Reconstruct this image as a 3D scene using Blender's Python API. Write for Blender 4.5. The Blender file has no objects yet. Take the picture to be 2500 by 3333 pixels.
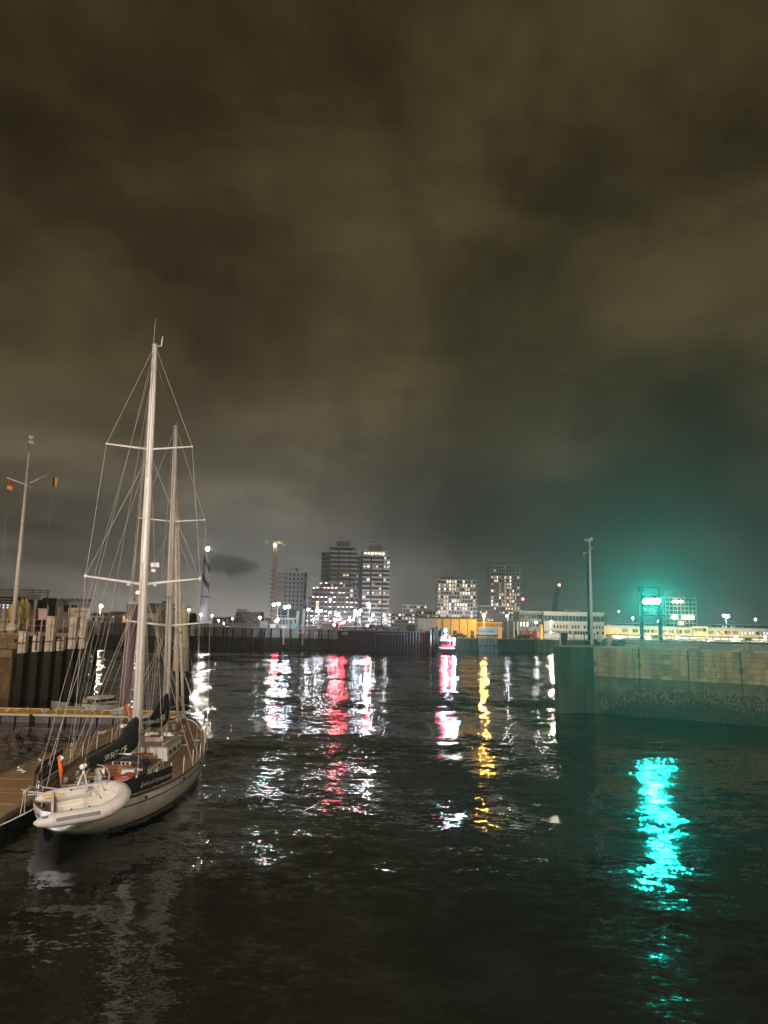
import bpy, math, random
from mathutils import Vector, Matrix
random.seed(7)
S = bpy.context.scene
COL = S.collection
R = math.radians

# ------------------------------------------------------------------ camera
F = 2407.0                                   # 26 mm on a 36 mm tall frame, in photo pixels
PITCH, ROLL, EYE = math.atan(363.5 / F), 0.02, Vector((0, 0, 7.2))
fw = Vector((0, math.cos(PITCH), math.sin(PITCH)))
r0 = Vector((1, 0, 0)); u0 = Vector((0, -math.sin(PITCH), math.cos(PITCH)))
rt = r0 * math.cos(ROLL) + u0 * math.sin(ROLL)
up = u0 * math.cos(ROLL) - r0 * math.sin(ROLL)
cd = bpy.data.cameras.new('camera'); cam = bpy.data.objects.new('camera', cd); COL.objects.link(cam)
cd.sensor_fit = 'VERTICAL'; cd.sensor_height = 36; cd.sensor_width = 27; cd.lens = 26
cd.clip_start = 0.2; cd.clip_end = 4000
m = Matrix((rt, up, -fw)).transposed().to_4x4(); m.translation = EYE
cam.matrix_world = m
S.camera = cam

def ray(px, py): return fw * F + rt * (px - 1250) - up * (py - 1666.5)
def at(px, py, Y): d = ray(px, py); return EYE + d * (Y / d.y)
def on(px, py, z): d = ray(px, py); return EYE + d * ((z - 7.2) / d.z)
def zat(px, py, Y): return at(px, py, Y).z

# ------------------------------------------------------------------ render settings
S.render.engine = 'CYCLES'
cy = S.cycles
cy.use_denoising = True
cy.denoiser = 'OPENIMAGEDENOISE'
cy.max_bounces = 5; cy.diffuse_bounces = 2; cy.glossy_bounces = 3; cy.transmission_bounces = 3
cy.volume_bounces = 0; cy.transparent_max_bounces = 6
cy.caustics_reflective = False; cy.caustics_refractive = False
cy.sample_clamp_indirect = 4.0
cy.use_light_tree = True
S.view_settings.view_transform = 'Standard'
S.view_settings.look = 'None'
S.view_settings.exposure = 0.0
S.view_settings.gamma = 1.0
S.view_settings.use_curve_mapping = False

# ------------------------------------------------------------------ node helpers
class NT:
    def __init__(s, tree): s.t = tree; s.n = tree.nodes; s.l = tree.links
    def node(s, typ, **kw):
        n = s.n.new(typ)
        for k, v in kw.items(): setattr(n, k, v)
        return n
    def put(s, sock, v):
        if isinstance(v, bpy.types.NodeSocket): s.l.new(v, sock)
        elif v is not None: sock.default_value = v
    def math(s, op, a, b=None, c=None, clamp=False):
        n = s.node('ShaderNodeMath', operation=op, use_clamp=clamp)
        s.put(n.inputs[0], a)
        if b is not None: s.put(n.inputs[1], b)
        if c is not None: s.put(n.inputs[2], c)
        return n.outputs[0]
    def vmath(s, op, a, b=None, scale=None):
        n = s.node('ShaderNodeVectorMath', operation=op)
        s.put(n.inputs[0], a)
        if b is not None: s.put(n.inputs[1], b)
        if scale is not None: s.put(n.inputs['Scale'], scale)
        return n.outputs['Value'] if op in ('DOT_PRODUCT', 'LENGTH') else n.outputs[0]
    def noise(s, vec, scale, detail=3, rough=0.55, dist=0.0):
        n = s.node('ShaderNodeTexNoise')
        s.put(n.inputs['Vector'], vec); n.inputs['Scale'].default_value = scale
        n.inputs['Detail'].default_value = detail; n.inputs['Roughness'].default_value = rough
        n.inputs['Distortion'].default_value = dist
        return n
    def ramp(s, fac, stops):
        n = s.node('ShaderNodeValToRGB'); s.put(n.inputs[0], fac)
        e = n.color_ramp.elements
        while len(e) < len(stops): e.new(0.5)
        for el, (p, c) in zip(e, stops):
            el.position = p; el.color = (c, c, c, 1) if isinstance(c, (int, float)) else (*c, 1)
        return n.outputs[0]
    def mix(s, fac, a, b, mode='MIX'):
        n = s.node('ShaderNodeMix', data_type='RGBA', blend_type=mode)
        s.put(n.inputs[0], fac)
        for i, v in ((6, a), (7, b)): s.put(n.inputs[i], (*v, 1) if isinstance(v, tuple) and len(v) == 3 else v)
        return n.outputs[2]
    def maprange(s, v, a, b, c=0.0, d=1.0, smooth=True):
        n = s.node('ShaderNodeMapRange', interpolation_type='SMOOTHSTEP' if smooth else 'LINEAR')
        s.put(n.inputs[0], v)
        for i, x in enumerate((a, b, c, d)): s.put(n.inputs[i + 1], x)
        return n.outputs[0]

# ------------------------------------------------------------------ night sky: low cloud lit from below by the town
W = bpy.data.worlds.new('World'); S.world = W; W.use_nodes = True
g = NT(W.node_tree); g.n.clear()
wo = g.node('ShaderNodeOutputWorld'); bg = g.node('ShaderNodeBackground'); g.l.new(bg.outputs[0], wo.inputs[0])
SKX, SKY, SKZ = 11.0, 3.3, 5.5
tc = g.node('ShaderNodeTexCoord')
dirv = g.vmath('NORMALIZE', tc.outputs['Generated'])
sx = g.node('ShaderNodeSeparateXYZ'); g.l.new(dirv, sx.inputs[0])
X, Y_, Z = sx.outputs
el = g.math('MAXIMUM', Z, 0.0)
den = g.math('ADD', el, 0.24)
cb = g.node('ShaderNodeCombineXYZ')
g.put(cb.inputs[0], g.math('DIVIDE', X, den)); g.put(cb.inputs[1], g.math('DIVIDE', Y_, den)); cb.inputs[2].default_value = SKZ
base = g.ramp(el, [(0.0, (.086, .080, .070)), (0.06, (.070, .063, .052)), (0.15, (.074, .064, .040)), (0.33, (.080, .063, .027)), (0.62, (.062, .046, .0175)), (1.0, (.045, .033, .013))])
def skymap(scale, rot_, off):
    mp_ = g.node('ShaderNodeMapping'); g.l.new(dirv, mp_.inputs[0])
    mp_.inputs['Scale'].default_value = scale; mp_.inputs['Rotation'].default_value = tuple(R(a_) for a_ in rot_); mp_.inputs['Location'].default_value = off
    return mp_.outputs[0]
n1 = g.noise(skymap((1, 1, 2.3), (0, 0, 0), (SKX, SKY, SKZ)), 2.4, 9, .55, .3).outputs[0]      # mottled cloud
n2 = g.noise(cb.outputs[0], 0.42, 4, 0.5, 0.2).outputs[0]                                       # broad bright and dull areas
n3 = g.noise(skymap((1.5, 1, 1.1), (0, 40, 0), (6.2, .9, 8.8)), 1.8, 8, .58, .3).outputs[0]        # slanting rents
n5 = g.noise(cb.outputs[0], 1.7, 7, .58, .3).outputs[0]                                          # low streaky bank
lowf = g.maprange(el, .05, .42, 1.0, .25)
cl = g.math('MULTIPLY', g.maprange(n1, .34, .64, .60, 1.16), g.maprange(n2, .32, .68, .74, 1.18))
cl = g.math('MULTIPLY', cl, g.maprange(n3, .34, .58, .62, 1.08))
cl = g.math('MULTIPLY', cl, g.math('ADD', 1.0, g.math('MULTIPLY', g.math('SUBTRACT', g.maprange(n5, .34, .64, .62, 1.2), 1.0), lowf)))
cl = g.math('POWER', cl, 1.2)
# town glow low over the far bank
gd = Vector((-0.20, 1, 0.035)).normalized()
dt = g.vmath('DOT_PRODUCT', dirv, tuple(gd))
glow = g.math('POWER', g.math('MAXIMUM', dt, 0.0), 40.0)
glow = g.math('MULTIPLY', glow, g.math('POWER', g.math('SUBTRACT', 1.0, el), 9.0))
skyc = g.mix(1.0, base, cl, 'MULTIPLY')
gcol = g.mix(1.0, g.mix(glow, (0, 0, 0), (.31, .305, .265)), g.maprange(n1, .30, .66, .55, 1.2), 'MULTIPLY')
skyc = g.mix(1.0, skyc, gcol, 'ADD')
# one small dark scud cloud beside the lighthouse
cdir = ray(738, 1838).normalized()
cr = cdir.cross(Vector((0, 0, 1))).normalized(); cu = cr.cross(cdir)
ca = g.math('DIVIDE', g.vmath('DOT_PRODUCT', dirv, tuple(cr)), 0.036)
cbv = g.math('DIVIDE', g.vmath('DOT_PRODUCT', dirv, tuple(cu)), 0.0155)
n4 = g.noise(dirv, 34, 5, 0.6).outputs[0]
rr = g.math('ADD', g.math('POWER', ca, 2.0), g.math('POWER', cbv, 2.0))
rr = g.math('ADD', rr, g.math('MULTIPLY', g.math('SUBTRACT', n4, 0.5), 2.6))
inside = g.math('MULTIPLY', g.maprange(rr, .35, 1.15, 1.0, 0.0), g.math('GREATER_THAN', g.vmath('DOT_PRODUCT', dirv, tuple(cdir)), 0.9))
skyc = g.mix(g.math('MULTIPLY', inside, .85), skyc, (.036, .032, .027))
g.l.new(skyc, bg.inputs['Color']); bg.inputs['Strength'].default_value = 1.0

# ------------------------------------------------------------------ materials
MATS = {}
def mat(name, col, rough=0.6, metal=0.0, var=0.18, scale=1.5, bump=0.0, spec=0.5, emit=None, es=0.0, streak=False):
    if name in MATS: return MATS[name]
    M = bpy.data.materials.new(name); M.use_nodes = True
    k = NT(M.node_tree); b = k.n['Principled BSDF']
    b.inputs['Roughness'].default_value = rough; b.inputs['Metallic'].default_value = metal
    b.inputs['Specular IOR Level'].default_value = spec
    if var > 0:
        ge = k.node('ShaderNodeNewGeometry'); pos = ge.outputs['Position']
        if streak:
            mp = k.node('ShaderNodeMapping'); k.l.new(pos, mp.inputs[0]); mp.inputs['Scale'].default_value = (1, 1, .12); pos = mp.outputs[0]
        nz = k.noise(pos, scale, 5, .62).outputs[0]
        f = k.maprange(nz, .28, .72, 1 - var, 1 + var)
        k.l.new(k.mix(1.0, col, f, 'MULTIPLY'), b.inputs['Base Color'])
        k.l.new(k.math('MULTIPLY', f, rough, clamp=True), b.inputs['Roughness'])
        if bump > 0:
            bn = k.node('ShaderNodeBump'); bn.inputs['Distance'].default_value = bump
            nb = k.noise(ge.outputs['Position'], scale * 4, 5, .6).outputs[0]
            k.l.new(nb, bn.inputs['Height']); k.l.new(bn.outputs[0], b.inputs['Normal'])
    else:
        b.inputs['Base Color'].default_value = (*col, 1)
    if emit:
        b.inputs['Emission Color'].default_value = (*emit, 1); b.inputs['Emission Strength'].default_value = es
    MATS[name] = M
    return M
def lampmat(name, col, s):
    if name in MATS: return MATS[name]
    M = bpy.data.materials.new(name); M.use_nodes = True; k = NT(M.node_tree); k.n.clear()
    o = k.node('ShaderNodeOutputMaterial'); e = k.node('ShaderNodeEmission')
    e.inputs[0].default_value = (*col, 1); e.inputs[1].default_value = s
    k.l.new(e.outputs[0], o.inputs[0]); MATS[name] = M
    return M

# ------------------------------------------------------------------ mesh helpers
class MB:
    def __init__(s): s.v = []; s.f = []; s.mi = []; s.sm = []; s.cur = 0; s.smooth = False
    def add(s, vs, fs):
        o = len(s.v); s.v += [tuple(v) for v in vs]
        for f in fs: s.f.append([i + o for i in f]); s.mi.append(s.cur); s.sm.append(s.smooth)
        return s
    def box(s, c, d, rz=0.0, top=None):
        """box centred at c, size d; top=(sx,sy) scales its upper face."""
        c = Vector(c); hx, hy, hz = d[0] / 2, d[1] / 2, d[2] / 2; tx, ty = top or (1, 1)
        cr, sr = math.cos(rz), math.sin(rz); vs = []
        for z, ax, ay in ((-hz, 1, 1), (hz, tx, ty)):
            for x, y in ((-1, -1), (1, -1), (1, 1), (-1, 1)):
                x *= hx * ax; y *= hy * ay
                vs.append(c + Vector((x * cr - y * sr, x * sr + y * cr, z)))
        return s.add(vs, [(0, 3, 2, 1), (4, 5, 6, 7), (0, 1, 5, 4), (1, 2, 6, 5), (2, 3, 7, 6), (3, 0, 4, 7)])
    def bar(s, a, b, w, h=None):
        """square-section bar between two points."""
        return s.tube([a, b], w / 2 * 1.414, 4, r2=(h or w) / 2 * 1.414, phase=math.pi / 4, smooth=False)
    def tube(s, pts, r, n=8, caps=True, r2=None, phase=0.0, smooth=True, closed=False):
        pts = [Vector(p) for p in pts]
        rs = list(r) if isinstance(r, (list, tuple)) else [r] * len(pts)
        k = (r2 / r) if (r2 and not isinstance(r, (list, tuple))) else 1.0
        o = len(s.v); m_ = len(pts); prev = None
        for i, p in enumerate(pts):
            if closed: t = pts[(i + 1) % m_] - pts[i - 1]
            else: t = pts[min(i + 1, m_ - 1)] - pts[max(i - 1, 0)]
            t.normalize()
            if prev is None:
                ref = Vector((0, 0, 1)) if abs(t.z) < .9 else Vector((0, 1, 0))
                a = t.cross(ref).normalized()
            else:
                a = (prev - t * prev.dot(t))
                a = a.normalized() if a.length > 1e-6 else t.cross(Vector((1, 0, 0))).normalized()
            prev = a; b = a.cross(t)
            for j in range(n):
                th = phase + 2 * math.pi * j / n
                s.v.append(tuple(p + a * (rs[i] * math.cos(th)) + b * (rs[i] * k * math.sin(th))))
        for i in range(m_ if closed else m_ - 1):
            i2 = (i + 1) % m_
            for j in range(n):
                s.f.append([o + i * n + j, o + i * n + (j + 1) % n, o + i2 * n + (j + 1) % n, o + i2 * n + j][::-1])
                s.mi.append(s.cur); s.sm.append(smooth)
        if caps and not closed:
            s.f.append([o + j for j in range(n)]); s.mi.append(s.cur); s.sm.append(False)
            s.f.append([o + (m_ - 1) * n + j for j in range(n)][::-1]); s.mi.append(s.cur); s.sm.append(False)
        return s
    def lathe(s, c, prof, n=16, smooth=True):
        """profile of (radius, z) turned about the vertical through c."""
        c = Vector(c); o = len(s.v)
        for r, z in prof:
            for j in range(n):
                th = 2 * math.pi * j / n; s.v.append((c.x + r * math.cos(th), c.y + r * math.sin(th), c.z + z))
        for i in range(len(prof) - 1):
            for j in range(n):
                s.f.append([o + i * n + j, o + i * n + (j + 1) % n, o + (i + 1) * n + (j + 1) % n, o + (i + 1) * n + j]); s.mi.append(s.cur); s.sm.append(smooth)
        for i, fl in ((0, True), (len(prof) - 1, False)):
            ids = [o + i * n + j for j in range(n)]
            s.f.append(ids[::-1] if fl else ids); s.mi.append(s.cur); s.sm.append(False)
        return s
    def ball(s, c, r, n=8, m_=5):
        rr_ = (r, r, r) if isinstance(r, (int, float)) else r
        c = Vector(c); o = len(s.v)
        for i in range(1, m_):
            ph = math.pi * i / m_
            for j in range(n):
                th = 2 * math.pi * j / n
                s.v.append((c.x + rr_[0] * math.sin(ph) * math.cos(th), c.y + rr_[1] * math.sin(ph) * math.sin(th), c.z + rr_[2] * math.cos(ph)))
        t = len(s.v); s.v += [(c.x, c.y, c.z + rr_[2]), (c.x, c.y, c.z - rr_[2])]
        for i in range(m_ - 2):
            for j in range(n):
                s.f.append([o + i * n + j, o + (i + 1) * n + j, o + (i + 1) * n + (j + 1) % n, o + i * n + (j + 1) % n]); s.mi.append(s.cur); s.sm.append(True)
        for j in range(n):
            s.f.append([t, o + j, o + (j + 1) % n]); s.f.append([t + 1, o + (m_ - 2) * n + (j + 1) % n, o + (m_ - 2) * n + j])
            s.mi += [s.cur] * 2; s.sm += [True] * 2
        return s
    def prism(s, poly, z0, z1):
        n = len(poly); vs = [(x, y, z0) for x, y in poly] + [(x, y, z1) for x, y in poly]
        return s.add(vs, [tuple(range(n))[::-1], tuple(range(n, 2 * n))] + [(i, (i + 1) % n, n + (i + 1) % n, n + i) for i in range(n)])
    def grid(s, rows, closed=False, smooth=True):
        o = len(s.v); n = len(rows[0])
        for r in rows: s.v += [tuple(p) for p in r]
        for i in range(len(rows) - 1):
            for j in range(n if closed else n - 1):
                s.f.append([o + i * n + j, o + i * n + (j + 1) % n, o + (i + 1) * n + (j + 1) % n, o + (i + 1) * n + j]); s.mi.append(s.cur); s.sm.append(smooth)
        return s
    def mesh(s, name, mats, off=None):
        me = bpy.data.meshes.new(name)
        vs = s.v if off is None else [(x - off[0], y - off[1], z - off[2]) for x, y, z in s.v]
        me.from_pydata(vs, [], s.f); me.update()
        for mm in (mats if isinstance(mats, (list, tuple)) else [mats]): me.materials.append(mm)
        me.polygons.foreach_set('material_index', s.mi); me.polygons.foreach_set('use_smooth', s.sm)
        return me
    def build(s, name, mats, parent=None, local=False):
        off = None
        if parent is not None and not local: off = wloc(parent)
        return put(name, s.mesh(name, mats, off), parent)
WL = {}
def wloc(o):
    v = Vector((0, 0, 0))
    while o is not None: v += o.location; o = o.parent
    return v
def put(name, me, parent=None, loc=None, rot=None):
    o = bpy.data.objects.new(name, me); COL.objects.link(o)
    if parent is not None: o.parent = parent
    if loc is not None: o.location = loc
    if rot is not None: o.rotation_euler = rot
    return o
def tag(o, label, cat, group=None, kind=None):
    if label: o['label'] = label
    if cat: o['category'] = cat
    if group: o['group'] = group
    if kind: o['kind'] = kind
    return o
def thing(name, label, cat, loc, group=None, rz=0.0):
    o = bpy.data.objects.new(name, None); COL.objects.link(o); o.location = Vector(loc); o.rotation_euler = (0, 0, rz)
    return tag(o, label, cat, group)
def copy_tree(o, parent=None):
    c = o.copy(); COL.objects.link(c)
    if parent is not None: c.parent = parent
    for ch in list(o.children): copy_tree(ch, c)
    return c
def structure(name, mb, m_): o = mb.build(name, m_); o['kind'] = 'structure'; return o
def text_mesh(txt, size, shear=0.0, res=2):
    cu_ = bpy.data.curves.new('lettering', 'FONT'); cu_.body = txt; cu_.size = size; cu_.shear = shear; cu_.resolution_u = res
    cu_.align_x = 'LEFT'
    ob = bpy.data.objects.new('lettering', cu_); COL.objects.link(ob)
    dg = bpy.context.evaluated_depsgraph_get(); me = bpy.data.meshes.new_from_object(ob.evaluated_get(dg))
    bpy.data.objects.remove(ob); bpy.data.curves.remove(cu_)
    return me
def lettering(txt, p0, xdir, updir, size, m_, parent, width=None, shear=0.0):
    """flat lettering laid on a surface: baseline start p0 (world)."""
    me = text_mesh(txt, size, shear); xs = [v.co.x for v in me.vertices]; k = (width / (max(xs) - min(xs))) if width else 1.0
    x0 = min(xs); off = wloc(parent); xdir = Vector(xdir).normalized(); updir = Vector(updir).normalized()
    for v in me.vertices: v.co = Vector(p0) + xdir * ((v.co.x - x0) * k) + updir * v.co.y - off
    me.materials.clear(); me.materials.append(m_)
    return put('lettering', me, parent)
def lerp(tab, x):
    if x <= tab[0][0]: return tab[0][1]
    for (a, va), (b, vb) in zip(tab, tab[1:]):
        if x <= b:
            t = (x - a) / (b - a); return va + (vb - va) * t
    return tab[-1][1]
def smooth_lerp(tab, x):
    # Catmull-Rom through the table
    n = len(tab)
    if x <= tab[0][0]: return tab[0][1]
    if x >= tab[-1][0]: return tab[-1][1]
    for i in range(n - 1):
        if x <= tab[i + 1][0]:
            x0, y0 = tab[i]; x1, y1 = tab[i + 1]; t = (x - x0) / (x1 - x0); h = x1 - x0
            m0 = (y1 - tab[i - 1][1]) / (x1 - tab[i - 1][0]) if i > 0 else (y1 - y0) / h
            m1 = (tab[i + 2][1] - y0) / (tab[i + 2][0] - x0) if i + 2 < n else (y1 - y0) / h
            return (2*t**3-3*t*t+1)*y0 + (t**3-2*t*t+t)*h*m0 + (-2*t**3+3*t*t)*y1 + (t**3-t*t)*h*m1

# common materials
CONC = mat('quay_concrete', (.30, .27, .19), .85, var=.35, scale=.9, bump=.03, streak=True)
CONC_D = mat('wet_and_shaded_concrete', (.085, .085, .06), .6, var=.4, scale=1.2, bump=.03, streak=True)
ALGAE = mat('algae_growth', (.050, .048, .026), .8, var=.55, scale=2.5, bump=.06)
CONC_L = mat('pale_concrete', (.42, .40, .34), .85, var=.2, scale=.5)
STEELP = mat('sheet_steel', (.075, .058, .060), .7, var=.35, scale=.7, streak=True)
ASPH = mat('asphalt', (.06, .06, .06), .9, var=.2)
WHITE = mat('white_paint', (.78, .76, .72), .45, var=.10, scale=1.1)
WHITE_W = mat('worn_white_paint', (.66, .60, .52), .7, var=.35, scale=2.2, bump=.01)
DARKM = mat('dark_metal', (.04, .042, .045), .5, var=.2)
GALV = mat('galvanised_metal', (.42, .42, .41), .45, metal=.3, var=.15)
RUSTY = mat('rusty_metal', (.20, .085, .045), .8, var=.35)
TIMBER = mat('dark_wet_timber', (.022, .020, .012), .75, var=.5, scale=2, streak=True, bump=.02)
WOOD = mat('varnished_wood', (.30, .115, .035), .35, var=.3, scale=3, streak=True)
TEAK = mat('teak_deck', (.33, .21, .105), .7, var=.25, scale=5)
PONT = mat('pontoon_boards', (.28, .18, .08), .75, var=.25, scale=3)
GLASS_D = mat('dark_glass', (.015, .017, .02), .12, var=0, spec=.6)
BLACKC = mat('black_canvas', (.012, .013, .016), .75, var=.3, scale=5, bump=.02)
LETTER = mat('white_lettering', (.75, .74, .72), .6, var=.1)
ORANGE = mat('orange_fabric', (.75, .13, .02), .7, var=.15)
RUBBER = mat('grey_hypalon', (.46, .42, .37), .55, var=.08, scale=3)
ROPE = mat('pale_rope', (.45, .41, .34), .9, var=.1)
WIRE = mat('rigging_wire', (.50, .46, .40), .45, metal=.2, var=0)

# ------------------------------------------------------------------ water
WM = bpy.data.materials.new('harbour_water'); WM.use_nodes = True
k = NT(WM.node_tree); b = k.n['Principled BSDF']
b.inputs['Base Color'].default_value = (.007, .0058, .0042, 1); b.inputs['Roughness'].default_value = .06; b.inputs['IOR'].default_value = 1.333
ge = k.node('ShaderNodeNewGeometry')
def slopes(scale, st, amp, ang, detail=2.0):
    mp = k.node('ShaderNodeMapping'); k.l.new(ge.outputs['Position'], mp.inputs[0])
    mp.inputs['Rotation'].default_value = (0, 0, R(ang)); mp.inputs['Scale'].default_value = st
    nz = k.noise(mp.outputs[0], scale, detail, .55).outputs[1]
    d = k.vmath('SUBTRACT', nz, (.5, .5, .5))
    return k.vmath('MULTIPLY', d, (amp * .74, amp, 0))
s0 = slopes(.055, (.35, 1, 1), .19, 4)
s1 = slopes(.20, (.45, 1, 1), .24, 8)
s2 = slopes(.95, (.5, 1, 1), .32, -11, 3.0)
s3 = slopes(3.6, (.6, 1, 1), .38, 14, 4.0)
s4 = slopes(11.0, (.7, 1, 1), .36, -6, 3.0)
s5 = slopes(.09, (3.2, 1, 1), .21, 3)
mpc = k.node('ShaderNodeMapping'); k.l.new(ge.outputs['Position'], mpc.inputs[0]); mpc.inputs['Scale'].default_value = (.30, 1, 1); mpc.inputs['Rotation'].default_value = (0, 0, R(5))
calm = k.maprange(k.noise(mpc.outputs[0], .16, 4, .6).outputs[0], .36, .64, .45, 1.25)
calm2 = k.maprange(k.noise(ge.outputs['Position'], .03, 2, .5).outputs[0], .36, .64, .70, 1.12)
sm = k.vmath('ADD', k.vmath('ADD', k.vmath('ADD', s1, s2), s3), s4)
sm = k.vmath('ADD', k.vmath('SCALE', sm, scale=k.math('MULTIPLY', calm, calm2)), k.vmath('ADD', s0, s5))
nrm = k.vmath('NORMALIZE', k.vmath('ADD', sm, (0, 0, 1)))
k.l.new(nrm, b.inputs['Normal'])
structure('water', MB().add([(-640, -60, 0), (640, -60, 0), (640, 1240, 0), (-640, 1240, 0)], [(0, 1, 2, 3)]), WM)

# ------------------------------------------------------------------ land
FQ = 200.0                                     # distance of the far quay
xq = lambda px, Y: at(px, 2060, Y).x
WG = 5.35                                      # level of the far west bank
EG = 3.4                                       # level of the east bank
x_ent, x_ent2 = xq(1424, FQ), xq(1560, 216)
structure('far_bank_ground', MB().prism([(-640, 74), (-34, 74), (-84, FQ + .6), (x_ent, FQ + .6), (x_ent, 1230), (-640, 1230)], -1.0, WG), ASPH)
structure('east_bank_ground', MB().prism([(x_ent + .02, 216.6), (52, 216.6), (640, 216.6), (640, 1230), (x_ent + .02, 1230)], -1.0, EG), ASPH)
structure('near_quay_ground', MB().prism([(-70, -58), (70, -58), (70, .8), (-70, .8)], -1.0, 5.5), CONC)
structure('west_quay_ground', MB().prism([(-640, -20), (-39, -20), (-39, 66), (-640, 66)], -1.0, 5.6), CONC)

# ------------------------------------------------------------------ lamps
def lamp_post(px, py, Y, gz, m_, r, label, arm=0.0, twin=False, name='street_lamp', head=GALV, group=None, pole_r=.09, reach=0.0):
    p = at(px, py, Y); yp = p.y + reach; t = thing(name, label, 'street lamp', (p.x - arm, yp, gz), group)
    MB().tube([(p.x - arm, yp, gz), (p.x - arm, yp, gz + .5), (p.x - arm, yp, p.z + .45)], [pole_r * 1.5, pole_r, pole_r * .6], 8).build('pole', GALV, t)
    if reach: MB().tube([(p.x - arm, yp, p.z + .4), (p.x - arm, p.y, p.z + .45)], .06, 6).build('arm', GALV, t)
    heads = [p] + ([Vector((p.x - 2 * arm, p.y, p.z - .2))] if twin else [])
    for q in heads:
        if abs(arm) > .05: MB().tube([(p.x - arm, p.y, q.z + .38), (q.x, q.y, q.z + .42)], .05, 6).build('arm', GALV, t)
        MB().lathe((q.x, q.y, q.z + r * .9), [(r * 1.3, 0), (r * 1.1, .1), (.08, .26)], 10).build('lamp_head', head, t)
        MB().ball((q.x, q.y, q.z), r, 6, 4).build('bulb', m_, t)
    return t
WH = lampmat('white_lamp', (.70, .86, 1.0), 270)
WH2 = lampmat('bright_white_lamp', (.76, .89, 1.0), 850)
WH3 = lampmat('small_white_lamp', (.92, .95, 1.0), 240)
WARM2 = lampmat('warm_floodlight', (1.0, .86, .66), 1100)
STR = lampmat('foot_lamp', (.90, .92, 1.0), 3800)
FILL = lampmat('facade_fill_lamp', (1.0, .92, .76), 4200)
LRED = lampmat('launch_red_lamp', (1.0, .03, .06), 380)
WARM = lampmat('warm_lamp', (1.0, .80, .55), 800)
PINK = lampmat('pinkish_lamp', (1.0, .66, .55), 1100)
SOD = lampmat('sodium_lamp', (1.0, .50, .08), 2500)
REDL = lampmat('red_lamp', (1.0, .02, .035), 850)
REDS = lampmat('small_red_lamp', (1.0, .04, .03), 150)
CYAN = lampmat('cyan_lamp', (.15, .75, 1.0), 2600)
GREENL = lampmat('green_signal_lamp', (.22, 1.0, .84), 110)
QW = lampmat('quay_lamp', (1.0, .88, .84), 11500)
QW2 = lampmat('dimmer_quay_lamp', (1.0, .80, .50), 3400)
QS = lampmat('quay_sodium_lamp', (1.0, .58, .15), 1250)

# quay lamps on the near and west quays: they stand behind and beside the viewer and light the yacht and the piers
def quay_lamp(x, y, gz, h, m_, r, label):
    t = thing('quay_lamp', label, 'street lamp', (x, y, gz), 'quay lamps around the basin')
    MB().tube([(x, y, gz), (x, y, gz + h)], [.11, .06], 8).build('pole', GALV, t)
    MB().lathe((x, y, gz + h), [(.45, .02), (.36, .14), (.06, .3)], 12).build('lamp_head', DARKM, t)
    MB().ball((x, y, gz + h - r), r, 8, 5).build('bulb', m_, t)
quay_lamp(-8, -9, 5.5, 9, QW, .30, 'warm quay lamp behind the viewpoint, nearest the yacht')
quay_lamp(-26, -7, 5.5, 9, QW, .30, 'warm quay lamp at the west end of the near quay')
quay_lamp(14, -9, 5.5, 9, QW2, .30, 'warm quay lamp on the near quay, east of the viewpoint')
quay_lamp(34, -8, 5.5, 9, QW2, .30, 'warm quay lamp at the east end of the near quay')
quay_lamp(-40.2, 56, 5.6, 8, QS, .26, 'orange quay lamp on the west quay near the pontoon')
quay_lamp(-40.5, 30, 5.6, 8, QS, .18, 'orange quay lamp on the west quay facing the yacht')

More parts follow.
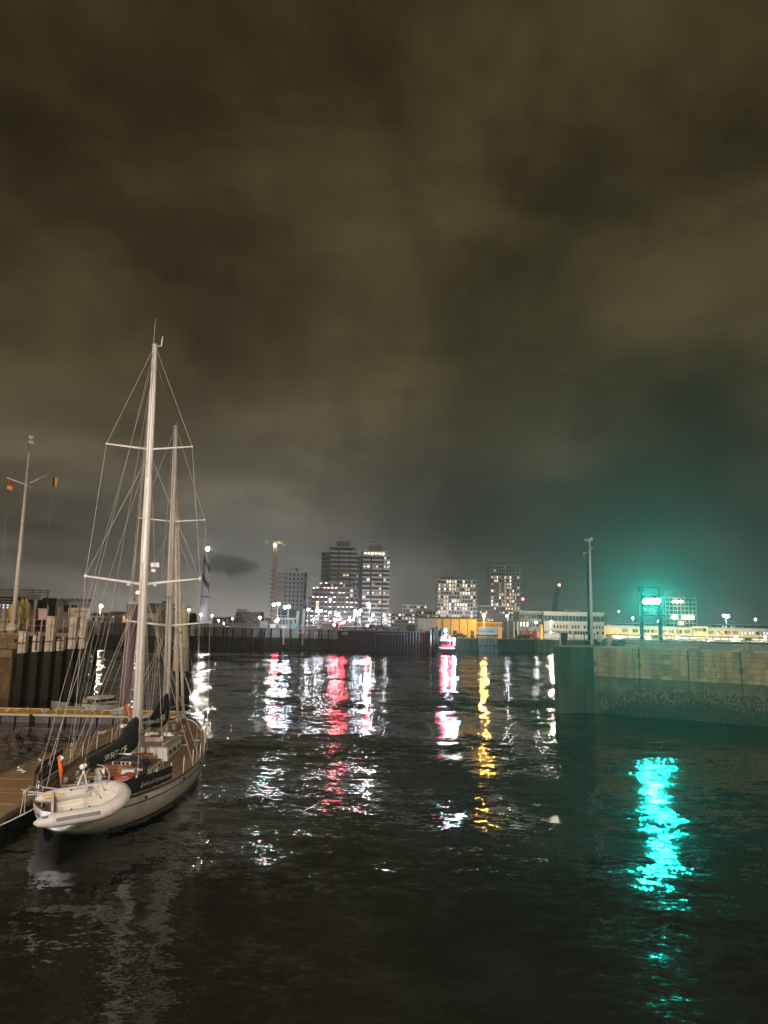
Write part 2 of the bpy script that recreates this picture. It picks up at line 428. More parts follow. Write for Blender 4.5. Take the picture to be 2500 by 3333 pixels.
# ------------------------------------------------------------------ far quay walls
def P3(x, y, z): return Vector((x, y, z))
def wall_west():
    y = FQ
    x0, x1 = xq(278, y), xq(636, y)
    t = thing('quay_wall', 'pale concrete quay wall with dark wet base below the gabled houses', 'quay wall', (x0, y, 0))
    n = 12; w = (x1 - x0) / n
    for i in range(n):
        MB().box((x0 + w * (i + .5), y + .3, 4.35), (w - .12, .6, 3.1 + (.25 if i % 3 else 0))).build('panel', CONC, t)
    MB().box(((x0 + x1) / 2, y + .45, .9), (x1 - x0, .9, 3.8)).build('wet_base', CONC_D, t)
    MB().box(((x0 + x1) / 2, y + .2, 6.0), (x1 - x0, 1.0, .25)).build('coping', CONC_L, t)
    # middle stretch with timber fenders
    x2 = xq(1100, y)
    t = thing('quay_wall', 'pale quay wall with vertical timber fenders left of the steel wall', 'quay wall', (x1, y, 0))
    n = 15; w = (x2 - x1) / n
    for i in range(n):
        MB().box((x1 + w * (i + .5), y + .4, 4.15), (w - .1, .8, 2.3)).build('panel', CONC_L, t)
        MB().box((x1 + w * i, y - .28, 3.05), (.34, .42, 4.7)).build('fender_post', TIMBER, t)
        if i % 2: MB().box((x1 + w * i + .8, y - .26, 3.3), (.3, .38, 4.2)).build('fender_post', WHITE_W if i in (9, 11) else TIMBER, t)
    MB().box(((x1 + x2) / 2, y + .5, 1.1), (x2 - x1, 1.0, 3.8)).build('wet_base', CONC_D, t)
    k_ = MB()
    for j in range(90): k_.box((x1 + (x2 - x1) * (j + .5) / 90, y - .08, .9), (.22, .16, 3.2 + .5 * random.random()))
    o = k_.build('sheet_pile_face', TIMBER, t); o['kind'] = 'stuff'
    MB().box(((x1 + x2) / 2, y + .33, 5.42), (x2 - x1, .9, .24)).build('coping', CONC_L, t)
    for px_ in (980, 1010, 1040, 1075):
        q = at(px_, 2060, y - .6); MB().tube([q + P3(-1.5, 0, -.1), q + P3(1.5, 0, -.1)], .09, 6).tube([q + P3(1.2, 0, -.1), q + P3(1.2, 0, -1.8)], .09, 6).build('pipe', GALV, t)
    # steel wall
    x3 = x_ent
    t = thing('steel_quay_wall', 'long dark purplish steel sheet wall in the middle of the far quay', 'quay wall', (x2, y, 0))
    pr = []; n = 34; w = (x3 - x2) / n
    for i in range(n):
        a = x2 + w * i
        MB().add([(a, y + .35, -1), (a + w * .3, y + .22, -1), (a + w * .7, y + .22, -1), (a + w, y + .35, -1), (a, y + .35, 5.1), (a + w * .3, y + .22, 5.1), (a + w * .7, y + .22, 5.1), (a + w, y + .35, 5.1)],
                 [(0, 1, 5, 4), (1, 2, 6, 5), (2, 3, 7, 6)]).build('sheet_pile', STEELP, t)
    MB().box(((x2 + x3) / 2, y + .3, 5.25), (x3 - x2, 1.0, .3)).build('coping', CONC, t)
    MB().box(((x2 + x3) / 2 + 1, y - .14, 4.5), ((x3 - x2) * .3, .1, .12)).build('fender_rail', GALV, t)
    # red and white square boards: "no mooring" style plates are small blank squares with a ring
    for px_ in (1118, 1128):
        q = at(px_, 2062, y - .22); MB().box(q, (.75, .06, .75)).build('marker_plate', WHITE_W, t)
        MB().tube([q + P3(.2 * math.cos(a * .7854), -.05, .2 * math.sin(a * .7854)) for a in range(8)], .05, 4, closed=True).build('painted_ring', DARKM, t)
    for i in range(9):
        xx = x2 + (x3 - x2) * (i + .5) / 9
        b_ = thing('mooring_bollard', 'dark mooring bollard on the steel quay wall edge, %s' % ('at its left end', 'left of the middle red light', 'below the upper red light', 'right of the pair of red lights', 'left of the last red light', 'below the brightest quay lamp', 'below the big pale cabin, left', 'below the dull concrete cabin', 'at the lock entrance corner')[i], 'bollard', (xx, y + .4, 5.4), 'bollards along the far quay')
        MB().lathe((xx, y + .4, 5.4), [(.18, 0), (.15, .35), (.27, .4), (.25, .55), (.1, .6)], 8).build('post', DARKM, b_)
    MB().box((x3 - .2, y - .3, 3.0), (.5, .5, 7.6)).build('corner_post', TIMBER, t)
    MB().box((x3 - .9, y + 8, 2.1), (.6, 17, 6.2)).build('return_wall', STEELP, t)
    # east wall, set back beyond the lock entrance
    ye = 216
    x4, x5 = x3, xq(1850, ye)
    t = thing('quay_wall', 'low dark quay wall east of the lock entrance below the white building', 'quay wall', (x4, ye, 0))
    n = 16; w = (x5 - x4) / n
    for i in range(n): MB().box((x4 + w * (i + .5), ye + .2, 1.2), (w - .08, .6, 4.4)).build('panel', CONC_D if i < 12 else CONC, t)
    MB().box(((x4 + x5) / 2, ye + .1, 3.5), (x5 - x4, 1.2, .25)).build('coping', CONC, t)
wall_west()

# ------------------------------------------------------------------ right quay: stone faced wall with deck
QZ = 5.55
A = Vector((15.08, 64.3, 0)); B = Vector((18.47, 65.5, 0)); Cc = B + (Vector((29.6, 58.11, 0)) - B) * 1.9
back = [(95, 64), (95, 104), (26.5, 104)]
structure('right_quay_deck', MB().prism([(A.x + .4, A.y + .5), (B.x + .25, B.y + .5), (Cc.x + .3, Cc.y + .5)] + back, -1, QZ - .02), CONC)
STONE = mat('quay_stone', (.36, .29, .13), .85, var=.55, scale=1.0, bump=.04, streak=True)
STONE2 = mat('quay_stone_dark', (.30, .25, .115), .85, var=.55, scale=1.3, bump=.04, streak=True)
TIDE = mat('tide_stained_stone', (.12, .115, .055), .85, var=.5, scale=1.1, bump=.05)
WETW = mat('weedy_stone', (.085, .072, .038), .85, var=.6, scale=1.6, bump=.08)
def right_wall():
    t = thing('quay_wall', 'stone block quay wall with seaweed along its foot, right of the basin', 'quay wall', (B.x, B.y, 0))
    d = (Cc - B); L = d.length; d.normalize(); nrm = Vector((d.y, -d.x, 0)); ang = math.atan2(d.y, d.x)
    bay = 3.9; n = int(L / bay)
    NB = 3; cnt = 0; courses = [.34, .50, .40, .46, .33, .49]; rows = 6
    for i in range(n):
        a = B + d * (i * bay)
        MB().box(tuple(a + d * (bay / 2) - nrm * .3 + P3(0, 0, 2.42)), (bay - .10, .6, 1.26), ang).build('tide_panel', TIDE, t)
        MB().box(tuple(a + d * (bay / 2) - nrm * .29 + P3(0, 0, .36)), (bay - .10, .6, 2.82), ang).build('foot_panel', WETW, t)
        if i < 9:
            zc_ = 3.07
            for r_ in range(rows):
                rh = courses[r_]; off = (r_ % 2) * .5 + random.uniform(-.12, .12); zc_ += rh
                edges = [0.05] + [max(.05, min(bay - .05, (q + off) * bay / NB)) for q in range(0, NB + 1)] + [bay - .05]
                edges = sorted(set(round(e, 3) for e in edges))
                for e0, e1 in zip(edges, edges[1:]):
                    if e1 - e0 < .25: continue
                    cnt += 1
                    z = zc_ - rh / 2; pr = random.uniform(-.03, .03)
                    MB().box(tuple(a + d * ((e0 + e1) / 2) - nrm * (.3 + pr) + P3(0, 0, z)), (e1 - e0 - .018, .6, rh - random.uniform(.012, .03)), ang).build('stone_block', random.choice((STONE, STONE, STONE2)), t)
        else:
            MB().box(tuple(a + d * (bay / 2) - nrm * .3 + P3(0, 0, 4.3)), (bay - .1, .6, 2.5), ang).build('upper_panel', STONE, t)
    MB().box(tuple(B + d * (L / 2) - nrm * .36 + P3(0, 0, 2.2)), (L, .4, 6.4), ang).build('joint_backing', DARKM, t)
    # end face
    e = (B - A); Le = e.length; e.normalize(); en = Vector((e.y, -e.x, 0)); ea = math.atan2(e.y, e.x)
    for r_ in range(4):
        MB().box(tuple(A + e * (Le / 2) - en * .3 + P3(0, 0, -.5 + 1.53 * (r_ + .5))), (Le - .03, .6, 1.51), ea).build('end_panel', CONC_D, t)  # whole end face coloured dark for the shadow it lies in
    MB().add([(A.x + .3, A.y + .3, -1), (26.4, 104, -1), (26.4, 104, QZ - .05), (A.x + .3, A.y + .3, QZ - .05)], [(0, 1, 2, 3)]).build('side_panel', CONC_D, t)
    # coping
    nb = 26
    for i in range(nb):
        MB().box(tuple(B + d * (L * (i + .5) / nb) - nrm * .25 + P3(0, 0, QZ + .06)), (L / nb - .02, .75, .16), ang).build('coping_stone', CONC_L if i % 4 else CONC, t)
    MB().box(tuple(A + e * (Le / 2) - en * .25 + P3(0, 0, QZ + .06)), (Le, .75, .16), ea).build('coping_stone', CONC, t)
    # seaweed and mussels: ragged tufts hanging on the lower half
    wb = MB(); rnd = random.Random(3)
    for q in range(11000):
        s_ = rnd.uniform(0.4, L * .72); top = 2.0 + .10 * math.sin(s_ * .9) + rnd.gauss(0, .16) - max(0, 3.5 - s_) * .42
        z = top - rnd.uniform(0, 1) ** 1.3 * 2.0
        if z < -.1: continue
        pos = B + d * s_ + nrm * rnd.uniform(.0, .03) + P3(0, 0, z)
        w_ = rnd.uniform(.04, .11); h_ = rnd.uniform(.10, .30); o_ = rnd.uniform(.05, .18); k_ = rnd.uniform(-.1, .1)
        wb.add([pos + d * -w_, pos + d * w_, pos + d * (w_ * .5 + k_) + nrm * o_ - P3(0, 0, h_), pos + d * (k_ - w_ * .5) + nrm * o_ * .8 - P3(0, 0, h_ * 1.1)], [(0, 1, 2, 3)])
        wb.mi[-1] = rnd.choice((2, 2, 1, 1, 0)) if z > top - .55 else rnd.choice((0, 0, 0, 1))
    o = wb.build('seaweed', [ALGAE, mat('mussel_crust', (.10, .075, .05), .8, var=.5, scale=6), mat('brown_weed', (.24, .17, .09), .8, var=.4, scale=6)], t); o['kind'] = 'stuff'
    return d, nrm, ang, L
qd, qn, qang, qL = right_wall()

# railing along the right quay
def quay_rail():
    t = thing('quay_railing', 'grey steel railing along the edge of the right stone quay', 'railing', (B.x, B.y, QZ))
    a0 = B + qd * .8 - qn * 1.3; n = 13; sp = 2.75; z0 = QZ
    for i in range(n):
        p = a0 + qd * (sp * i); MB().tube([p + P3(0, 0, z0 - .03), p + P3(0, 0, z0 + 1.12)], .04, 6).build('post', GALV, t)
    for h in (1.1, .72, .36):
        MB().tube([a0 + P3(0, 0, z0 + h), a0 + qd * (sp * (n - 1)) + P3(0, 0, z0 + h)], .052 if h > 1 else .034, 6).build('rail', GALV, t)
    e = (A - B).normalized(); a1 = B - qn * 1.3 + qd * .8
    t2 = thing('quay_railing', 'short dark railing by the corner cabinet on the right quay end', 'railing', (A.x + 1, A.y + 1.5, QZ))
    c0 = Vector((A.x + .9, A.y + 1.6, QZ)); c1 = Vector((B.x + .6, B.y + 1.5, QZ))
    for i in range(4):
        p = c0.lerp(c1, i / 3); MB().tube([p - P3(0, 0, .03), p + P3(0, 0, 1.1)], .04, 6).build('post', DARKM, t2)
    for h in (1.08, .55): MB().tube([c0 + P3(0, 0, h), c1 + P3(0, 0, h)], .03, 6).build('rail', DARKM, t2)
    # low concrete upstand behind the rail
    t3 = thing('concrete_upstand', 'long low beige concrete upstand behind the railing of the right quay', 'low wall', tuple(B - qn * 5 + P3(0, 0, QZ)))
    for i in range(10):
        MB().box(tuple(B + qd * (3.2 + 3.6 * i) - qn * 5.2 + P3(0, 0, QZ + .26)), (3.56, .4, .54), qang).build('block', CONC_L, t3)
    for i, (px_, py_) in enumerate(((1937, 2098), (1998, 2103), (2196, 2100), (2405, 2110))):
        q = B + qd * (1.2 + 2.9 * i * (1 if i < 2 else 1.25)) - qn * .75
        b_ = thing('mooring_bollard', 'pale squat bollard on the right quay edge, %s' % ('at the corner by the camera masts', 'second from the corner', 'below the green signal gantry', 'far along by the last panel joint')[i], 'bollard', (q.x, q.y, QZ + .12), 'bollards on the right quay')
        MB().lathe((q.x, q.y, QZ + .12), [(.26, 0), (.20, .12), (.17, .30), (.27, .36), (.25, .5), (.1, .54)], 10).build('post', CONC_L, b_)
quay_rail()

def signal_gantry():
    Y = 70.0
    pL, pR = at(2090, 2090, Y), at(2151, 2090, Y)
    zt = zat(2090, 1908, Y)
    GR = mat('gantry_steel', (.025, .03, .03), .55, var=.25)
    t = thing('signal_gantry', 'two post port signal gantry showing three green lights on the right quay', 'traffic signal', (pL.x, Y, QZ))
    zr = zat(2151, 1955, Y)
    MB().box((pL.x, Y, (QZ + zt) / 2), (.27, .27, zt - QZ)).build('post', GR, t)
    MB().box((pR.x, Y, (QZ + zr) / 2), (.27, .27, zr - QZ)).build('post', GR, t)
    MB().box((pL.x, Y - .05, zat(2090, 1918, Y)), (.42, .4, .55)).build('top_box', GR, t); MB().bar((pL.x, Y, zat(2120, 1912, Y)), (pR.x, Y, zat(2120, 1912, Y)), .06).build('top_rail', GR, t); MB().bar((pR.x, Y, zr), (pR.x, Y, zat(2150, 1911, Y)), .07).build('hanger', GR, t)
    MB().box(((pL.x + pR.x) / 2, Y + .05, zat(2120, 1957, Y)), (2.0, .14, .95)).build('signal_housing', DARKM, t)
    zl = zat(2120, 1957, Y)
    for px_ in (2102, 2120.5, 2139):
        p = at(px_, 1957, Y - .12)
        h = MB().lathe((0, 0, 0), [(.24, 0), (.24, .06)], 14)
        # lens facing the harbour (towards -y) with a hood above
        def face(mb, r_, y0, y1):
            vs = []
            for yy in (y0, y1):
                vs += [(p.x + r_ * math.cos(2 * math.pi * j / 14), yy, p.z + r_ * math.sin(2 * math.pi * j / 14)) for j in range(14)]
            mb.add(vs, [tuple(range(14)), tuple(range(14, 28))[::-1]] + [(j, 14 + j, 14 + (j + 1) % 14, (j + 1) % 14) for j in range(14)])
            return mb
        ring = face(MB(), .32, Y - .10, Y - .02).build('signal_head', DARKM, t)
        face(MB(), .265, Y - .14, Y - .10).build('lens', GREENL, ring)
        ld = bpy.data.lights.new('signal_beam', 'SPOT'); ld.color = (.0, .93, .70); ld.energy = 31000; ld.spot_size = R(37); ld.spot_blend = .7; ld.shadow_soft_size = .24
        lo = bpy.data.objects.new('signal_beam', ld); COL.objects.link(lo); lo.parent = ring
        lo.location = Vector((p.x, Y - .45, p.z)) - wloc(ring)
        lo.rotation_euler = (Vector((3, 6, 4)) - Vector((p.x, Y - .45, p.z))).to_track_quat('-Z', 'Y').to_euler()
        hd = MB().grid([[(p.x + .31 * math.cos(a_), yy, p.z + .31 * math.sin(a_)) for a_ in [math.pi * j / 8 for j in range(9)]] for yy in (Y - .1, Y - .42)])
        hd.build('visor', DARKM, ring)
    q = at(2155, 1958, Y); MB().bar((q.x - .1, Y, q.z + .5), (q.x + .15, Y, q.z + .5), .06).bar((q.x + .15, Y, q.z + .5), (q.x + .05, Y, q.z - .45), .06).build('bracket', GALV, t)
    q = at(2123, 1990, Y); MB().box((q.x, Y, q.z), (.52, .3, .6)).build('control_box', GALV, t)
    q = at(2098, 1984, Y); MB().box((q.x, Y, q.z), (.4, .3, .3)).build('junction_box', GALV, t)
    q = at(2120, 2003, Y)
    MB().box((q.x, Y - .1, q.z), (2.1, .9, .07)).build('walkway', GR, t)
    MB().bar((pL.x, Y, zat(2120, 1995, Y)), (pR.x, Y, zat(2120, 1995, Y)), .08).build('cross_beam', GR, t); MB().bar((pL.x, Y, zat(2120, 1940, Y)), (pR.x, Y, zat(2120, 1940, Y)), .09).build('cross_beam', GR, t)
    q = at(2165, 1995, Y); cg = MB()
    for h in (-.42, 0, .42): cg.tube([q + P3(-.22, -.22, h), q + P3(.22, -.22, h), q + P3(.22, .22, h), q + P3(-.22, .22, h)], .02, 4, closed=True)
    for sx_, sy_ in ((-.22, -.22), (.22, -.22), (.22, .22)): cg.tube([q + P3(sx_, sy_, -.75), q + P3(sx_, sy_, .42)], .02, 4)
    cg.build('ladder_cage', GALV, t)
    q = at(2150, 2008, Y)
    # twin camera masts near the corner
    Y = 66.5
    t = thing('camera_mast', 'slim pale mast with a camera head at the quay corner, the lighter of a pair', 'camera mast', (at(1927, 2098, Y).x, Y, QZ))
    b0, tp = at(1927, 2098, Y), at(1930, 1760, Y)
    MB().tube([(b0.x, Y, QZ), (b0.x, Y, tp.z)], [.14, .09], 10).build('pole', WHITE, t)
    MB().box((b0.x, Y, QZ + .1), (.5, .5, .2)).build('foot_plate', CONC, t)
    MB().box((b0.x - .18, Y - .1, tp.z + .05), (.55, .24, .2), .25).build('camera_housing', WHITE_W, t)
    MB().ball((b0.x + .12, Y - .1, tp.z + .12), (.15, .15, .2), 8, 5).build('dome_camera', WHITE_W, t)
    q = at(1937, 1784, Y); MB().ball((b0.x + .2, Y - .05, q.z), (.13, .13, .13), 8, 5).bar((b0.x, Y, q.z + .05), (b0.x + .2, Y - .05, q.z + .05), .05).build('side_camera', GALV, t)
    MB().box((b0.x - .02, Y - .12, zat(1930, 1776, Y)), (.16, .14, .7)).build('junction_box', GALV, t)
    Yb = 68.5; b1 = at(1918, 2098, Yb); zt = zat(1918, 1800, Yb)
    t = thing('camera_mast', 'dark thin mast standing just left of the paler camera mast', 'mast', (b1.x, Yb, QZ))
    MB().tube([(b1.x, Yb, QZ), (b1.x, Yb, QZ + 3.2), (b1.x, Yb, zt)], [.14, .12, .06], 8).build('pole', DARKM, t)
    MB().bar((b1.x, Yb, zt), (b1.x - .3, Yb, zt + .05), .06).box((b1.x - .32, Yb, zt - .12), (.14, .14, .3)).build('sensor_arm', GALV, t)
    MB().box((b1.x, Yb, QZ + .12), (.5, .5, .24)).build('foot_plate', CONC, t)
    # cabinets by the corner
    Y = 67.2; q = at(1835, 2080, Y)
    t = thing('electrical_cabinet', 'tall grey electrical cabinet on the left end of the right quay', 'cabinet', (q.x, Y, QZ))
    MB().box((q.x, Y, QZ + .62), (.66, .45, 1.24)).build('body', GALV, t)
    MB().box((q.x, Y - .24, QZ + .62), (.56, .03, 1.1)).build('door', DARKM, t)
    MB().box((q.x, Y, QZ + 1.27), (.74, .52, .06)).build('lid', GALV, t)
    q = at(1862, 2098, Y); t = thing('low_equipment_box', 'low dark equipment box between the cabinet and the masts', 'box', (q.x + .9, Y, QZ))
    MB().box((q.x + .9, Y, QZ + .25), (1.5, .8, .5)).build('body', DARKM, t); MB().box((q.x + .9, Y, QZ + .53), (1.56, .86, .06)).build('lid', GALV, t)
    q = at(1938, 2075, 66.6)
    t = thing('control_box', 'small pale control box on a short post at the foot of the masts', 'control box', (q.x + .35, 66.6, QZ))
    MB().box((q.x + .35, 66.6, QZ + .72), (.34, .25, .5)).build('body', GALV, t); MB().tube([(q.x + .35, 66.6, QZ), (q.x + .35, 66.6, QZ + .48)], .04, 6).build('post', DARKM, t)
signal_gantry()

# ------------------------------------------------------------------ lighthouse
def lighthouse():
    Y = 550.0; p = at(664, 2000, Y); x = p.x; z0 = WG; zt = zat(672, 1787, Y)
    LW = mat('lighthouse_white', (.80, .77, .80), .7, var=.12, scale=.2); LB = mat('lighthouse_blue', (.022, .03, .075), .6, var=.1)
    t = thing('lighthouse', 'tall white lighthouse with wavy dark blue bands and a brilliant lamp', 'lighthouse', (x, Y, z0))
    prof = [(3.6, 0), (3.4, 12), (3.2, 17.6)]
    MB().lathe((x, Y, z0), prof, 24).build('base_shaft', LW, t)
    MB().lathe((x, Y, z0 + 17.6), [(3.3, 0), (4.5, .2), (4.5, .9), (3.0, 1.0)], 24).build('gallery', LW, t)
    h2 = zt - 2.0 - z0
    rad = lambda z: 2.75 + (2.25 - 2.75) * (z - 18.6) / (h2 - 18.6)
    MB().lathe((x, Y, z0), [(rad(18.6), 18.6), (rad(h2), h2)], 24).build('shaft', LW, t)
    for zc in (zat(668, 1892, Y) - z0, zat(670, 1833, Y) - z0):
        rows = []
        for top in (0, 1):
            row = []
            for j in range(37):
                a = 2 * math.pi * j / 36; w = -math.cos(a) * 4.4
                z = zc + w + (2.7 if top else -2.7) * (1 + .25 * math.sin(a * 2 + 1))
                r_ = rad(z) + .05; row.append((x + r_ * math.cos(a), Y + r_ * math.sin(a), z0 + z))
            rows.append(row)
        MB().grid(rows).build('painted_band', LB, t)
    MB().lathe((x, Y, z0 + h2), [(2.4, 0), (3.2, .2), (3.2, .6), (1.6, .7)], 24).build('lantern_gallery', LW, t)
    MB().lathe((x, Y, z0 + h2 + 3.6), [(1.9, 0), (1.4, .8), (.2, 1.6), (.1, 3.2)], 16).build('lantern_roof', DARKM, t)
    for j in range(8):
        a = j * .7854; MB().bar((x + 1.7 * math.cos(a), Y + 1.7 * math.sin(a), z0 + h2 + .7), (x + 1.7 * math.cos(a), Y + 1.7 * math.sin(a), z0 + h2 + 3.7), .12).build('lantern_bar', DARKM, t)
    MB().ball((x, Y, zt), 1.1, 8, 6).build('light', lampmat('lighthouse_lamp', (1, .97, .90), 900), t)
lighthouse()

# ------------------------------------------------------------------ towers and blocks on the far bank
SLAB = mat('balcony_slab_paint', (.80, .78, .76), .7, var=.12, scale=.3)
BRICKD = mat('dark_brick', (.085, .068, .064), .8, var=.2, scale=.4)
BRICKL = mat('pale_facade', (.46, .42, .38), .8, var=.12, scale=.3)
FRAMEW = mat('white_frame', (.66, .63, .60), .7, var=.1, scale=.3)
REDSC = mat('red_primer', (.22, .07, .05), .8, var=.3)
LITW = [lampmat('lit_window_warm', (1.0, .74, .42), 1.1), lampmat('lit_window_bright', (1.0, .88, .66), 2.2), lampmat('lit_window_dim', (1.0, .66, .38), .42), lampmat('lit_window_cool', (.82, .92, 1.0), 1.1)]
SPOT = lampmat('balcony_downlight', (1.0, .86, .74), 22)
_wm = {}
def window_mesh(w, h, m_):
    key = (round(w, 2), round(h, 2), m_.name)
    if key not in _wm:
        f = .09; mb = MB()
        mb.cur = 0
        for c, d in (((0, 0, h - f / 2), (w, .16, f)), ((0, 0, f / 2), (w, .16, f)), ((-w / 2 + f / 2, 0, h / 2), (f, .158, h - 2 * f)), ((w / 2 - f / 2, 0, h / 2), (f, .158, h - 2 * f))): mb.box(c, d)
        mb.cur = 1; mb.box((0, .02, h / 2), (w - 2 * f, .06, h - 2 * f))
        _wm[key] = mb.mesh('window', [DARKM, m_])
    return _wm[key]
def win(t, p, ang, w, h, m_, name='window'):
    return put(name, window_mesh(w, h, m_), t, Vector(p) - wloc(t), (0, 0, ang))
def pick(lit, rnd, mats_=None):
    if rnd.random() >= lit: return GLASS_D
    return rnd.choice(mats_ or [LITW[0], LITW[0], LITW[1], LITW[2], LITW[2], LITW[3]])
def block(name, label, pxl, pxr, pytop, Y, gz, depth, floors, wallm, cols, lit, cat='apartment block', slabs=0.0, ang=0.0, win_h=.62, win_w=.62, slab_m=None, rnd_seed=1, roof_box=None, skip=None, downlights=0, group=None, side_cols=0, slab_parts=None, lits=None, rail=False, edge_fins=0):
    """storeyed building; its front runs from pixel column pxl to pxr at distance Y, turned by ang about its near left corner."""
    rnd = random.Random(rnd_seed); zt = zat((pxl + pxr) / 2, pytop, Y)
    a, c = at(pxl, 2030, Y), at(pxr, 2030, Y); w = (c.x - a.x) / math.cos(ang)
    dx = Vector((math.cos(ang), math.sin(ang), 0)); dy = Vector((-math.sin(ang), math.cos(ang), 0)); o = Vector((a.x, Y, 0))
    t = thing(name, label, cat, tuple(o + dx * (w / 2) + P3(0, 0, gz)), group)
    H = zt - gz; fh = H / floors
    MB().box(tuple(o + dx * (w / 2) + dy * (depth / 2) + P3(0, 0, gz + H / 2)), (w, depth, H), ang).build('wall', wallm, t)
    MB().box(tuple(o + dx * (w / 2) + dy * (depth / 2) + P3(0, 0, zt + .25)), (w + .3, depth + .3, .5), ang).build('roof', slab_m or SLAB, t)
    cw = w / cols
    for f in range(floors):
        z = gz + fh * f
        for i in range(cols):
            if skip and skip(f, i): continue
            m_ = pick(lit if not callable(lit) else lit(f, i), rnd, lits)
            win(t, o + dx * (cw * (i + .5)) - dy * .06 + P3(0, 0, z + fh * .22), ang, cw * win_w, fh * win_h, m_)
        for i in range(side_cols):
            sw = depth / side_cols
            side = (1 if o.x + w / 2 < 0 else -1)
            base_ = o + (dx * w if side > 0 else Vector((0, 0, 0)))
            win(t, base_ + dx * (.06 * side) + dy * (sw * (i + .5)) + P3(0, 0, z + fh * .22), ang + math.pi / 2, sw * win_w, fh * win_h, pick((lit if not callable(lit) else .2), rnd, lits))
        if slabs:
            for (u0_, u1_) in (slab_parts or [(0, 1)]):
                ww = w * (u1_ - u0_)
                s_ = MB().box(tuple(o + dx * (w * (u0_ + u1_) / 2) - dy * (slabs / 2 - .1) + P3(0, 0, z + fh - .1)), (ww - .1, slabs, .62), ang)
                so = s_.build('balcony', slab_m or SLAB, t)
                if rail:
                    MB().box(tuple(o + dx * (w * (u0_ + u1_) / 2) - dy * (slabs - .12) + P3(0, 0, z + .55)), (ww - .14, .06, .75), ang).build('balustrade', wallm, so)
                if downlights:
                    for q in range(downlights):
                        if rnd.random() < .72:
                            MB().box(tuple(o + dx * (w * u0_ + ww * (q + .2 + .6 * rnd.random()) / downlights) - dy * (slabs * .6) + P3(0, 0, z + fh - .30)), (.55, .5, .08), ang).build('downlight', SPOT, so)
    for i in range(edge_fins + 1 if edge_fins else 0):
        MB().box(tuple(o + dx * (w * i / edge_fins) - dy * .25 + P3(0, 0, gz + H / 2)), (.35, .5, H - .04), ang).build('facade_fin', slab_m or SLAB, t)
    if roof_box:
        u0_, u1_, h_ = roof_box
        MB().box(tuple(o + dx * (w * (u0_ + u1_) / 2) + dy * (depth * .5) + P3(0, 0, zt + .5 + h_ / 2)), (w * (u1_ - u0_), depth * .6, h_), ang).build('plant_room', BRICKL, t)
    return t, o, dx, dy, w, fh, zt

# unfinished block with the tower crane
block('apartment_tower', 'half built pale block with small square windows and a tower crane at its left', 893, 985, 1862, 500, WG, 18, 12, BRICKL, 7, .0, slabs=0, win_w=.36, win_h=.5, rnd_seed=2, roof_box=(.45, .68, 3.2), skip=lambda f, i: i < 2, side_cols=3)
tb = bpy.data.objects['apartment_tower']
for f in range(12):
    z = WG + f * 3.0
    a, c = at(893, 2030, 500), at(936, 2030, 500)
    MB().box(((a.x + c.x) / 2, 498.9, z + 2.9), (c.x - a.x, 2.2, .28)).build('balcony', FRAMEW, tb)
    for xx in (a.x + .2, (a.x + c.x) / 2, c.x - .2): MB().box((xx, 498.2, z + 1.4), (.25, .25, 2.72)).build('balcony_post', FRAMEW, tb)
    a2 = at(872, 2030, 500)
    MB().box(((a2.x + a.x) / 2, 503, z + 2.9), (a.x - a2.x - .3, 7, .3)).build('side_balcony', DARKM if f % 2 else BRICKD, tb)
MB().box(((at(905, 2030, 500).x + at(985, 2030, 500).x) / 2, 499.4, WG + 5), (at(985, 2030, 500).x - at(905, 2030, 500).x, .4, 10)).build('hoarding', mat('green_netting', (.03, .07, .055), .9, var=.3, scale=.3), tb)

def tower_crane():
    Y = 494.0; x = at(886, 2030, Y).x; zt = zat(889, 1760, Y)
    CR = mat('crane_paint', (.42, .10, .045), .6, var=.2)
    t = thing('tower_crane', 'red tower crane rising beside the half built block, green light at its head', 'crane', (x, Y, WG))
    mb = MB(); hw = .9
    for sx_ in (-1, 1):
        for sy_ in (-1, 1): mb.bar((x + sx_ * hw, Y + sy_ * hw, WG), (x + sx_ * hw, Y + sy_ * hw, zt), .32)
    for i in range(17):
        za = WG + (zt - WG) * i / 17; zb = WG + (zt - WG) * (i + 1) / 17
        mb.bar((x - hw, Y - hw, za), (x + hw, Y - hw, zb), .16).bar((x - hw, Y + hw, zb), (x + hw, Y + hw, za), .16).bar((x + hw, Y - hw, za), (x + hw, Y + hw, zb), .16)
    mb.build('mast', CR, t)
    tip, ct = at(931, 1776, Y - 6), at(868, 1757, Y + 3)
    jb = MB(); a = Vector((x, Y, zt)); jb.bar(a, tip, .7).bar(a + P3(0, 0, 2.2), tip, .3).bar(a + P3(0, 0, 2.2), ct, .3).bar(a, ct, .7)
    for i in range(8):
        p = a.lerp(tip, i / 8); q = (a + P3(0, 0, 2.2)).lerp(tip, (i + .5) / 8); jb.bar(p, q, .18).bar(q, a.lerp(tip, (i + 1) / 8), .18)
    jb.build('jib', CR, t)
    MB().box(tuple(ct + P3(0, 0, -1)), (2.6, 1.6, 2.2)).build('counterweight', CONC, t)
    MB().box((x + .8, Y - 1.2, zt - 1.2), (1.6, 1.6, 2)).build('cab', DARKM, t)
    q = at(895, 1773, Y - 3); MB().ball(tuple(q), .55, 6, 4).build('light', lampmat('crane_lamp', (.45, 1.0, .75), 420), t)
tower_crane()

